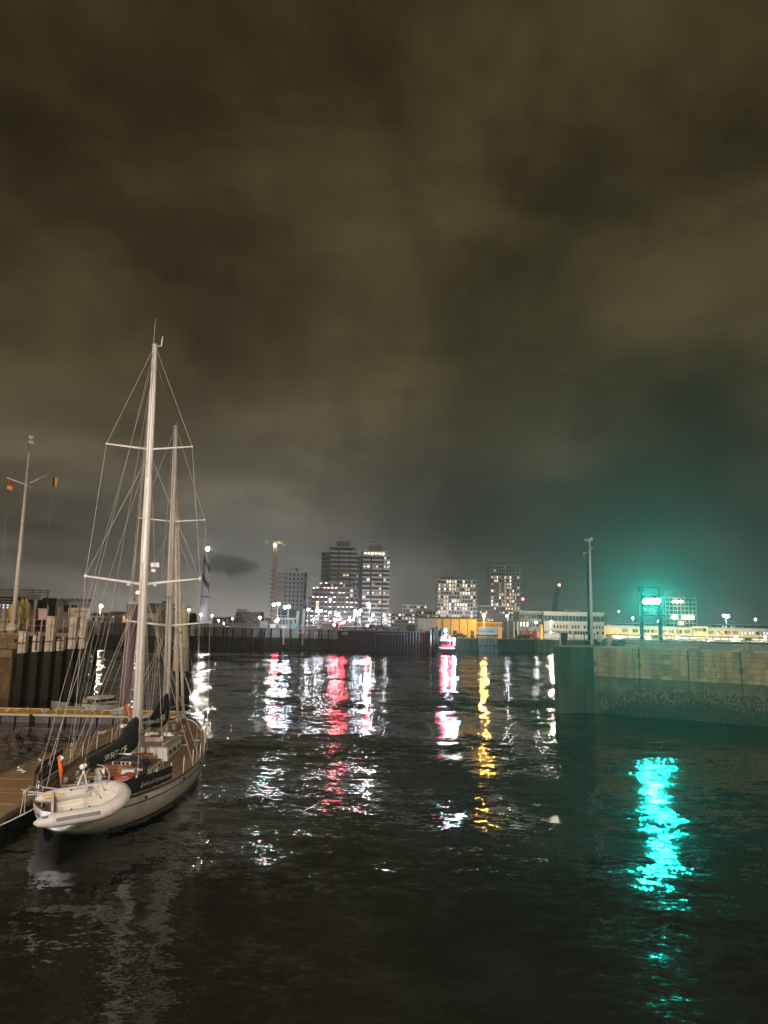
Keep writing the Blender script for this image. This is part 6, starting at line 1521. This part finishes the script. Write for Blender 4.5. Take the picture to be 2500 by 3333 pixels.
    def spreader(o, mpf, z, hl, dih, key, r_=.045, foot=False):
        c = mpf(z)
        for s_ in (-1, 1):
            tip = c + P3(s_ * hl, -.12, dih); tips[(key, s_)] = tip
            MB().tube([c, tip], [r_ * 1.15, r_ * .75], 7).build('spreader', SP, o, local=True)
            MB().ball(tuple(tip), (.075, .075, .10) if foot else .05, 7, 5).build('spreader_tip', WHITE, o, local=True)
    spreader(mo, mp, 14.86, 1.92, .17, 'mu'); spreader(mo, mp, 8.72, 2.50, .30, 'ml', .06, True)
    spreader(fo, fp, 12.22, 1.66, .12, 'fu', .04); spreader(fo, fp, 6.88, 2.07, .22, 'fl', .05, True)
    for s_ in (-.62, .55):
        c = mp(8.72) + P3(s_ * 1.0, -.08, .02); MB().lathe(tuple(c), [(.09, -.10), (.085, -.03), (.03, .02)], 9).build('deck_light', WHITE, mo, local=True)
    q = mp(9.4) + P3(.42, .25, .2); MB().box(tuple(q), (.40, .25, .20)).bar(mp(9.2) + P3(.1, .1, 0), q + P3(-.1, 0, -.14), .06).box(tuple(q + P3(-.05, 0, -.25)), (.2, .16, .12)).build('radar_reflector', GALV, mo, local=True)
    MB().ball(tuple(mp(8.35) + P3(-.22, -.1, 0)), (.06, .06, .07), 7, 5).build('steaming_light', lampmat('steaming_lamp', (1, .45, .40), 6), mo, local=True)
    tip = tips[('ml', 1)]; MB().tube([tip, tip + P3(-.22, 0, .62)], .016, 5).build('rod_antenna', DARKM, mo, local=True)
    # standing rigging
    def wire(name, a, b_, r_=.011, par=t, m_=WIRE): MB().tube([a, b_], r_, 4, caps=False).build(name, m_, par, local=True)
    def rail(y, s_, dz=.05): p = hull_pt(y, 0, s_); return Vector((p.x, p.y, p.z + dz))
    for s_ in (-1, 1):
        wire('shroud', mtop, tips[('mu', s_)]); wire('shroud', tips[('mu', s_)], tips[('ml', s_)]); wire('shroud', tips[('ml', s_)], rail(8.7, s_))
        wire('shroud', mp(14.7), tips[('ml', s_)]); wire('shroud', mp(8.6), rail(8.1, s_)); wire('shroud', mp(8.6), rail(9.4, s_))
        wire('running_backstay', mp(14.8), rail(4.4, s_), .009); wire('running_backstay', mp(19.2), rail(2.4, s_), .008)
        wire('shroud', ftop, tips[('fu', s_)]); wire('shroud', tips[('fu', s_)], tips[('fl', s_)]); wire('shroud', tips[('fl', s_)], rail(13.6, s_))
        wire('shroud', fp(12.1), tips[('fl', s_)]); wire('shroud', fp(6.8), rail(13.1, s_)); wire('shroud', fp(6.8), rail(14.2, s_))
        wire('running_backstay', fp(12.2), rail(10.6, s_), .008)
    wire('triatic_stay', mp(19.3), ftop); wire('spring_stay', mp(14.4), fp(12.6), .008); wire('spring_stay', mp(14.6), fp(3.4), .010)
    wire('backstay', mtop, P3(-.6, .1, sh(0) + .1), .009)
    rr_ = random.Random(9)
    for mpf, zt_, y0_, nn in ((mp, 18.8, 8.5, 12), (fp, 16.0, 13.5, 9)):
        for i in range(nn):
            x = rr_.uniform(-.35, .35); wire('halyard', mpf(rr_.choice((zt_, zt_, zt_ * .78, zt_ * .5))) + P3(x * .4, rr_.uniform(-.2, .2), 0), Vector((mpf(2).x + x * 2.2, y0_ + rr_.uniform(-.7, .5), 1.5)), .008, m_=ROPE)
    for i in range(5): wire('flag_halyard', mp(8.72) + P3(-1.9 + .25 * i, -.1, .22), rail(7.6 + .4 * i, -1), .006, m_=ROPE)
    for i in range(4): wire('flag_halyard', fp(6.88) + P3(-1.7 + .2 * i, -.1, .15), rail(12.6 + .4 * i, -1), .006, m_=ROPE)
    # furled headsails
    for i, (zt_, yb, r_) in enumerate(((15.7, 18.6, .085), (15.2, 17.2, .085))):
        top = fp(zt_) + P3(.02, .14, 0); bot = P3(.0 if i == 0 else -.02, yb, 1.95)
        wire('forestay', fp(16.3 if i == 0 else 15.5), P3(0, yb, sh(yb)), .012)
        pts = [top.lerp(bot, j / 10) for j in range(11)]
        MB().tube(pts, [r_ * (.45 + .75 * math.sin(.3 + 2.4 * j / 10)) for j in range(11)], 9).build('furled_jib', mat('sail_cloth', (.84, .77, .66), .8, var=.15, scale=5), t, local=True)
        MB().lathe(tuple(bot + P3(0, 0, -.25)), [(.05, 0), (.13, .03), (.13, .08), (.06, .1), (.13, .18), (.05, .22)], 10).build('furling_drum', GALV, t, local=True)
    # booms with black sail covers and lettering
    def boom_cover(aft, fwd, prof, text, u0_, u1_, size, vph):
        # prof: (u, z bottom, z top, half width)
        ax = (fwd - aft); tb = [[(u, a) for u, a, b_, c in prof], [(u, b_) for u, a, b_, c in prof], [(u, c) for u, a, b_, c in prof]]
        def sp(u, ph, out=0.0):
            zb, zt_, hw = (smooth_lerp(q, u) for q in tb)
            c = aft + ax * u; zc, hh = (zb + zt_) / 2, (zt_ - zb) / 2
            fold = 1 + .05 * math.sin(u * 23 + ph * 3) + .03 * math.sin(u * 51)
            return Vector((c.x + (hw * fold + out) * math.cos(ph), c.y, zc + (hh + out) * math.sin(ph)))
        rows = [[sp(u / 30, 2 * math.pi * j / 18) for j in range(18)] for u in range(31)]
        mb = MB().grid(rows, closed=True); mb.f += [list(range(18))[::-1], list(range(30 * 18, 31 * 18))]; mb.mi += [0, 0]; mb.sm += [False, False]
        o = mb.build('sail_cover', BLACKC, t, local=True)
        me = text_mesh(text, 1.0, .18, 3); xs = [v.co.x for v in me.vertices]; x0, x1 = min(xs), max(xs)
        for v in me.vertices:
            u = u0_ + (u1_ - u0_) * (v.co.x - x0) / (x1 - x0); v.co = sp(u, vph + (v.co.y - .35) * size, .022)
        me.materials.clear(); me.materials.append(LETTER); put('lettering', me, o)
        MB().tube([aft + P3(0, -.25, 0), fwd], .07, 8).build('boom', SP, t, local=True)
        MB().ball(tuple(aft + P3(0, -.28, 0)), (.10, .06, .10), 10, 5).build('boom_end_cap', WHITE, t, local=True)
        for i in range(9):
            u = .1 + .8 * i / 9; wire('lazy_line', sp(u, 1.0), sp(u, -.9) + P3(.01, 0, 0), .006, o, ROPE)
        return o
    a, f_ = bl(279, 2463, 27.0), Vector((mp(2).x, mp(2).y - .2, 1.98)); a.z = 2.08
    boom_cover(a, f_, [(0, 1.93, 2.22, .15), (.2, 1.86, 2.28, .22), (.5, 1.72, 2.30, .28), (.72, 1.66, 2.42, .33), (.86, 1.66, 2.74, .36), (.95, 1.70, 2.98, .33), (1, 1.76, 3.04, .22)], 'SPIRIT OF', .22, .64, 1.25, .10)
    a, f_ = bl(405, 2340, 34.6), Vector((fp(2).x + .02, fp(2).y - .18, 2.3)); a.z = 2.42
    boom_cover(a, f_, [(0, 2.26, 2.52, .13), (.3, 2.18, 2.54, .19), (.6, 2.08, 2.56, .22), (.76, 1.98, 2.76, .28), (.88, 1.98, 3.16, .32), (.96, 2.02, 3.46, .27), (1, 2.12, 3.58, .15)], 'OYSTERHAVEN', .30, .84, 1.15, .10)
    # boom crutch, topping lifts, sheets
    for dx_ in (-.32, .22): MB().tube([(a.x * 0 + bl(279, 2463, 27.0).x + .02, 2.55, 1.95), (bl(279, 2463, 27.0).x + dx_ + .15, 2.3, 1.12)], .024, 6).build('boom_crutch', SP, t, local=True)
    ae = bl(279, 2463, 27.0)
    wire('topping_lift', mp(19.0), Vector((ae.x, ae.y, 2.2)), .007, m_=ROPE); wire('mainsheet', Vector((ae.x, ae.y, 1.95)), P3(-.3, 1.2, 1.2), .012, m_=ROPE); wire('mainsheet', Vector((ae.x, ae.y + .1, 1.95)), P3(-.1, 1.4, 1.2), .012, m_=ROPE)
    # stanchions, lifelines, pulpit, pushpit
    for s_ in (-1, 1):
        yy = [1.0, 2.4, 3.8, 5.2, 6.7, 8.2, 9.8, 11.4, 13.0, 14.6, 16.0]; tops = []
        for y in yy:
            p = hull_pt(y, 0, s_) + P3(-.06 * s_, 0, .05); MB().tube([p, p + P3(0, 0, .66)], .018, 6).build('stanchion', WHITE, t, local=True); tops.append(p)
        for h in (.64, .34): MB().tube([p + P3(0, 0, h) for p in tops], .008, 4).build('lifeline', WIRE if s_ < 0 else mat('green_line', (.22, .36, .28), .7, var=0), t, local=True)
    pp = [hull_pt(16.0, 0, -1), hull_pt(17.6, 0, -1), P3(0, 18.9, sh(18.9)), hull_pt(17.6, 0, 1), hull_pt(16.0, 0, 1)]
    pb = MB().tube([p + P3(0, 0, .74) for p in pp], .022, 6).tube([p + P3(0, 0, .4) for p in pp], .016, 6)
    for p in pp[:]: pb.tube([p + P3(0, 0, .04), p + P3(0, 0, .74)], .02, 6)
    pb.build('pulpit', GALV, t, local=True)
    pp = [hull_pt(1.0, 0, -1), hull_pt(.2, 0, -1), P3(0, -.1, sh(0)), hull_pt(.2, 0, 1), hull_pt(1.0, 0, 1)]
    pb = MB().tube([p + P3(0, 0, .66) for p in pp], .022, 6).tube([p + P3(0, 0, .36) for p in pp], .016, 6)
    for p in pp[:]: pb.tube([p + P3(0, 0, .04), p + P3(0, 0, .66)], .02, 6)
    pb.build('pushpit', GALV, t, local=True)
    # weather cloths with script lettering
    for s_ in (-1, 1):
        y0_, y1_ = (1.35, 5.1) if s_ > 0 else (1.0, 7.4); zz = (.10, .60 if s_ > 0 else .80)
        rows = [[hull_pt(y0_ + (y1_ - y0_) * i / 16, 0, s_) + P3(.02 * s_ + .012 * math.sin(i * 1.9), 0, .03 + zz[0] + (zz[1] - zz[0]) * j / 3) for i in range(17)] for j in range(4)]
        w_ = MB().grid(rows).build('weather_cloth', BLACKC, t, local=True)
        if s_ > 0:
            me = text_mesh('Spirit of Oysterhaven', 1.0, .55, 2); xs = [v.co.x for v in me.vertices]; x0, x1 = min(xs), max(xs)
            for v in me.vertices:
                y = y0_ + (y1_ - y0_) * (.30 + .66 * (v.co.x - x0) / (x1 - x0)); p = hull_pt(y, 0, 1); v.co = (p.x + .05, p.y, p.z + .28 + v.co.y * .20)
            me.materials.clear(); me.materials.append(LETTER); put('lettering', me, w_)
    # orange danbuoy sleeves
    for px_, py0, py1, Y in ((190, 2462, 2530, 27.2), (411, 2292, 2335, 35.5)):
        p0_, p1_ = bl(px_, py0, Y), bl(px_ + 10, py1, Y)
        MB().tube([p1_, p0_.lerp(p1_, .5) + P3(.03, 0, 0), p0_], [.07, .075, .03], 7).build('danbuoy_sleeve', ORANGE, t, local=True)
        MB().tube([p1_ + P3(0, 0, -.25), p0_ + P3(.08, 0, .05)], .014, 5).ball(tuple(p0_ + P3(.14, 0, -.05)), (.06, .06, .07), 7, 5).build('danbuoy_pole', WHITE, t, local=True)
    # flaked lines and anchor gear on the foredeck
    fd = MB()
    for i in range(9):
        c = P3(r9.uniform(-.7, .7), r9.uniform(14.8, 17.3), 1.33 + .03 * (i % 3)); ra = r9.uniform(.12, .26)
        fd.tube([c + P3(ra * math.cos(a * .7), ra * math.sin(a * .7), .008 * a) for a in range(20)], .02, 4)
    fd.build('coiled_rope', ROPE, t, local=True)
    MB().lathe((0, 16.4, 1.38), [(.16, 0), (.12, .1), (.12, .26), (.17, .3), (.05, .34)], 10).build('anchor_windlass', GALV, t, local=True)
    for i in range(6): MB().box((r9.uniform(.6, 1.7), 9.4 + i * 1.1, smooth_lerp(SH, 9.4 + i * 1.1) + .03), (.28, .07, .06), r9.uniform(-.4, .4)).build('deck_block', GALV, t, local=True)
    for y in (4.9, 6.2): 
        for s_ in (-1, 1): MB().lathe((s_ * 1.55, y, 1.06), [(.11, 0), (.08, .1), (.11, .17), (.04, .2)], 10).build('winch', GALV, t, local=True)
    # davits at the stern
    for x in (-.75, 1.05):
        MB().tube([(x, .7, 1.2), (x, .3, 1.75), (x, -.5, 2.02), (x, -1.0, 1.98)], .045, 8).build('davit', GALV, t, local=True)
        for dx_ in (-.02, .02): wire('davit_tackle', P3(x + dx_, -.95, 1.95), P3(x + dx_ * 3, -1.0, 1.35), .012, m_=ROPE)
    MB().tube([(-1.0, .0, 1.78), (-.1, -.1, 1.72), (.4, -.05, 1.80)], .025, 6).tube([(-1.0, -.05, 1.70), (.2, -.15, 1.78)], .022, 6).build('boat_hook', ROPE, t, local=True)
schooner()

def mooring_lines():
    for i, (a, b_, lab) in enumerate(((b2w(-.9, .4, 1.2), P3(-13.2, 22.8, DZ + .15), 'pale stern mooring line from the yacht to the walkway pontoon'), (b2w(-2.55, 7.0, 1.1), P3(-13.6, 29.5, DZ + .12), 'pale spring line along the yacht rail to the walkway'), (b2w(-1.3, 16.6, 1.5), P3(-14.3, 43, DZ + .12), 'pale bow line from the yacht to the walkway'))):
        pts = [a.lerp(b_, u / 8) - P3(0, 0, .25 * math.sin(math.pi * u / 8)) for u in range(9)]
        o = MB().tube(pts, .022, 5).build('mooring_line', ROPE, None); tag(o, lab, 'rope')
mooring_lines()

def dinghy():
    ps, pb = at(112, 2640, 23.0), at(428, 2588, 24.0)
    ctr = (ps + pb) / 2; Xa = (pb - ps).normalized(); L = (pb - ps).length / 2
    tilt = R(25); Z0 = Vector((0, -math.sin(tilt), math.cos(tilt))); Ya = Z0.cross(Xa).normalized(); Za = Xa.cross(Ya)
    t = thing('inflatable_dinghy', 'pale grey inflatable dinghy slung across the stern of the schooner', 'dinghy', ctr)
    t.rotation_euler = Matrix((Xa, Ya, Za)).transposed().to_euler()
    r_ = .21; hw = .58; pts = [(-L, -hw * .98, 0, .03), (-L + .12, -hw, 0, .12), (-L + .55, -hw, 0, r_)]
    for x in (-.6, -.1, .4): pts.append((x, -hw, 0, r_))
    for j in range(1, 8):
        a = -math.pi / 2 + math.pi * j / 8; pts.append((L - .21 - .75 + .75 * math.cos(a), hw * math.sin(a), .10 * math.cos(a), r_))
    pts += [(x, hw, 0, r_) for x in (.4, -.1, -.6)] + [(-L + .55, hw, 0, r_), (-L + .12, hw, 0, .12), (-L, hw * .98, 0, .03)]
    MB().tube([p[:3] for p in pts], [p[3] for p in pts], 14).build('tube', RUBBER, t, local=True)
    for i in (2, 6, 9, 12):
        p = pts[i]; q = pts[i + 1]; a = Vector(p[:3]); d = (Vector(q[:3]) - a)
        MB().tube([a, a + d.normalized() * .03], r_ + .004, 14, caps=False).build('seam_band', mat('seam_grey', (.36, .33, .30), .7, var=.1), t, local=True)
    FG = mat('grp_cream', (.66, .60, .50), .4, var=.06)
    fl = [(-L + .45, -hw + .1), (L - 1.0, -hw + .1), (L - .45, -.2), (L - .45, .2), (L - 1.0, hw - .1), (-L + .45, hw - .1)]
    MB().prism(fl, -.16, -.10).build('floor', FG, t, local=True)
    MB().prism([(L - 1.15, -hw + .16), (L - .75, -hw + .22), (L - .42, -.15), (L - .42, .15), (L - .75, hw - .22), (L - 1.15, hw - .16)], -.09, .06).build('bow_locker', FG, t, local=True)
    MB().box((-L + .50, 0, .03), (.07, 1.0, .40)).build('transom', mat('transom_grey', (.40, .36, .38), .5, var=.1), t, local=True)
    MB().box((-.05, .12, .0), (1.45, .16, .05)).box((-.05, -.1, -.03), (1.5, .3, .03)).build('thwart', FG, t, local=True)
    for s_ in (-1, 1):
        MB().grid([[(x, s_ * (hw + (r_ + .006) * math.cos(a)), (r_ + .006) * math.sin(a)) for x in (-.75, -.4, 0, .45)] for a in (.35, .6, .85)] if s_ < 0 else [[(x, hw - (r_ + .006) * math.cos(a), (r_ + .006) * math.sin(a)) for x in (-.4, .1)] for a in (1.0, 1.2)]).build('grip_strip', mat('strip_grey', (.13, .12, .12), .7, var=.1), t, local=True)
    MB().box((-L + .32, -hw - .02, .17), (.16, .09, .012)).build('name_plate', MATS['strip_grey'], t, local=True)
    MB().box((-L + .32, hw - .12, .135), (.22, .07, .012)).build('name_plate', MATS['strip_grey'], t, local=True)
    oar = MB().tube([(-.6, hw - .16, .17), (1.1, hw - .14, .18)], .018, 6).build('oar', mat('oar_shaft', (.55, .50, .42), .4, var=.1), t, local=True)
    MB().box((-.85, hw - .17, .16), (.55, .16, .02), top=(.9, .8)).build('oar_blade', mat('oar_yellow', (.62, .40, .10), .5, var=.1), oar, local=True)
    for x in (-.35, .15, .65):
        for s_ in (-1, 1): MB().ball((x, s_ * (hw - .1), .19), (.045, .03, .03), 6, 4).build('lifeline_eye', DARKM, t, local=True)
    for s_ in (-1, 1): MB().tube([(-.35 + i * .125, s_ * (hw - .1), .2 - .02 * (i % 4 == 2)) for i in range(9)], .009, 4).build('grab_line', ROPE, t, local=True)
    MB().tube([(.45, 0, .9), (.42, -.1, .3), (.5, 0, .02)], .014, 5).tube([(.48, 0, .9), (.55, .2, .3), (.6, .3, .1)], .014, 5).build('lifting_sling', ROPE, t, local=True)
dinghy()

# ------------------------------------------------------------------ two small boats behind the long pontoon
def small_boat(name, label, x, y, L, B_, rz, kind):
    t = thing(name, label, 'motorboat', (x, y, 0), rz=rz)
    rows = []
    for i in range(9):
        u = i / 8; hb = B_ / 2 * (1 - max(0, u - .5) ** 2.2 * 4.3); hb = max(.03, hb); sh_ = .62 + .28 * u ** 2; yy = L * (u - .5); zb_ = -.15 + max(0, u - .75) * 2.2
        rows.append([(-hb, yy, sh_), (-hb * .93, yy, sh_ * .55), (-hb * .62, yy, zb_ + .1), (0, yy, zb_), (hb * .62, yy, zb_ + .1), (hb * .93, yy, sh_ * .55), (hb, yy, sh_)])
    HWm = mat('cruiser_white', (.70, .66, .58), .4, var=.08) if kind == 'cabin' else mat('skiff_grey', (.36, .32, .26), .6, var=.2)
    mb = MB().grid(rows); mb.f.append(list(range(7))); mb.mi.append(0); mb.sm.append(False); mb.build('hull', HWm, t, local=True)
    for s_ in (0, -1): MB().tube([Vector(r_[s_]) for r_ in rows], .045, 6).build('rub_rail', DARKM if kind == 'cabin' else GALV, t, local=True)
    MB().add([Vector(r_[0]) - P3(0, 0, .03 if kind == 'cabin' else .3) for r_ in rows] + [Vector(r_[6]) - P3(0, 0, .03 if kind == 'cabin' else .3) for r_ in rows], [(i, i + 1, 10 + i, 9 + i) for i in range(8)]).build('deck', HWm, t, local=True)
    if kind == 'cabin':
        cb_ = MB().box((0, L * .08, .98), (B_ * .74, L * .5, .46), top=(.78, .7)).build('cabin', HWm, t, local=True)
        MB().box((0, L * .08, 1.0), (B_ * .76, L * .49, .18), top=(.9, .9)).build('window_band', GLASS_D, cb_, local=True)
        MB().box((0, L * .05, 1.24), (B_ * .6, L * .36, .05)).build('cabin_roof', HWm, cb_, local=True)
        MB().tube([(-.5, L * .25, .8), (-.45, L * .3, 1.15), (0, L * .47, 1.25), (.45, L * .3, 1.15), (.5, L * .25, .8)], .018, 5).build('pulpit', GALV, t, local=True)
    else:
        MB().box((0, -.1, .55), (.5, .5, .5), top=(.8, .6)).build('console', BLACKC, t, local=True)
        for y_ in (-.7, .7): MB().box((0, y_, .45), (B_ * .82, .25, .05)).build('thwart', WOOD, t, local=True)
    MB().box((0, -L / 2 - .15, .75), (.3, .26, .42), top=(.8, .8)).box((0, -L / 2 - .14, .3), (.14, .16, .6)).build('outboard_motor', DARKM, t, local=True)
p = at(333, 2290, 58.6); small_boat('cabin_cruiser', 'small white cabin cruiser with a dark window band moored behind the long pontoon', p.x, 58.8, 4.6, 1.95, R(158), 'cabin')
p = at(228, 2300, 57.5); small_boat('open_skiff', 'dull grey open skiff moored left of the white cabin cruiser', p.x, 57.3, 2.9, 1.3, R(82), 'open')

# ------------------------------------------------------------------ night haze
hz = MB().box((0, 580, 39.5), (1300, 1330, 83.0)).build('haze', bpy.data.materials.new('night_haze'), None); hz['kind'] = 'stuff'
HM = hz.data.materials[0]; HM.use_nodes = True; k = NT(HM.node_tree); k.n.clear()
o = k.node('ShaderNodeOutputMaterial'); v = k.node('ShaderNodeVolumePrincipled')
v.inputs['Color'].default_value = (.9, .92, .95, 1); v.inputs['Density'].default_value = .00031; v.inputs['Anisotropy'].default_value = .72
k.l.new(v.outputs[0], o.inputs['Volume'])
HM.cycles.homogeneous_volume = True
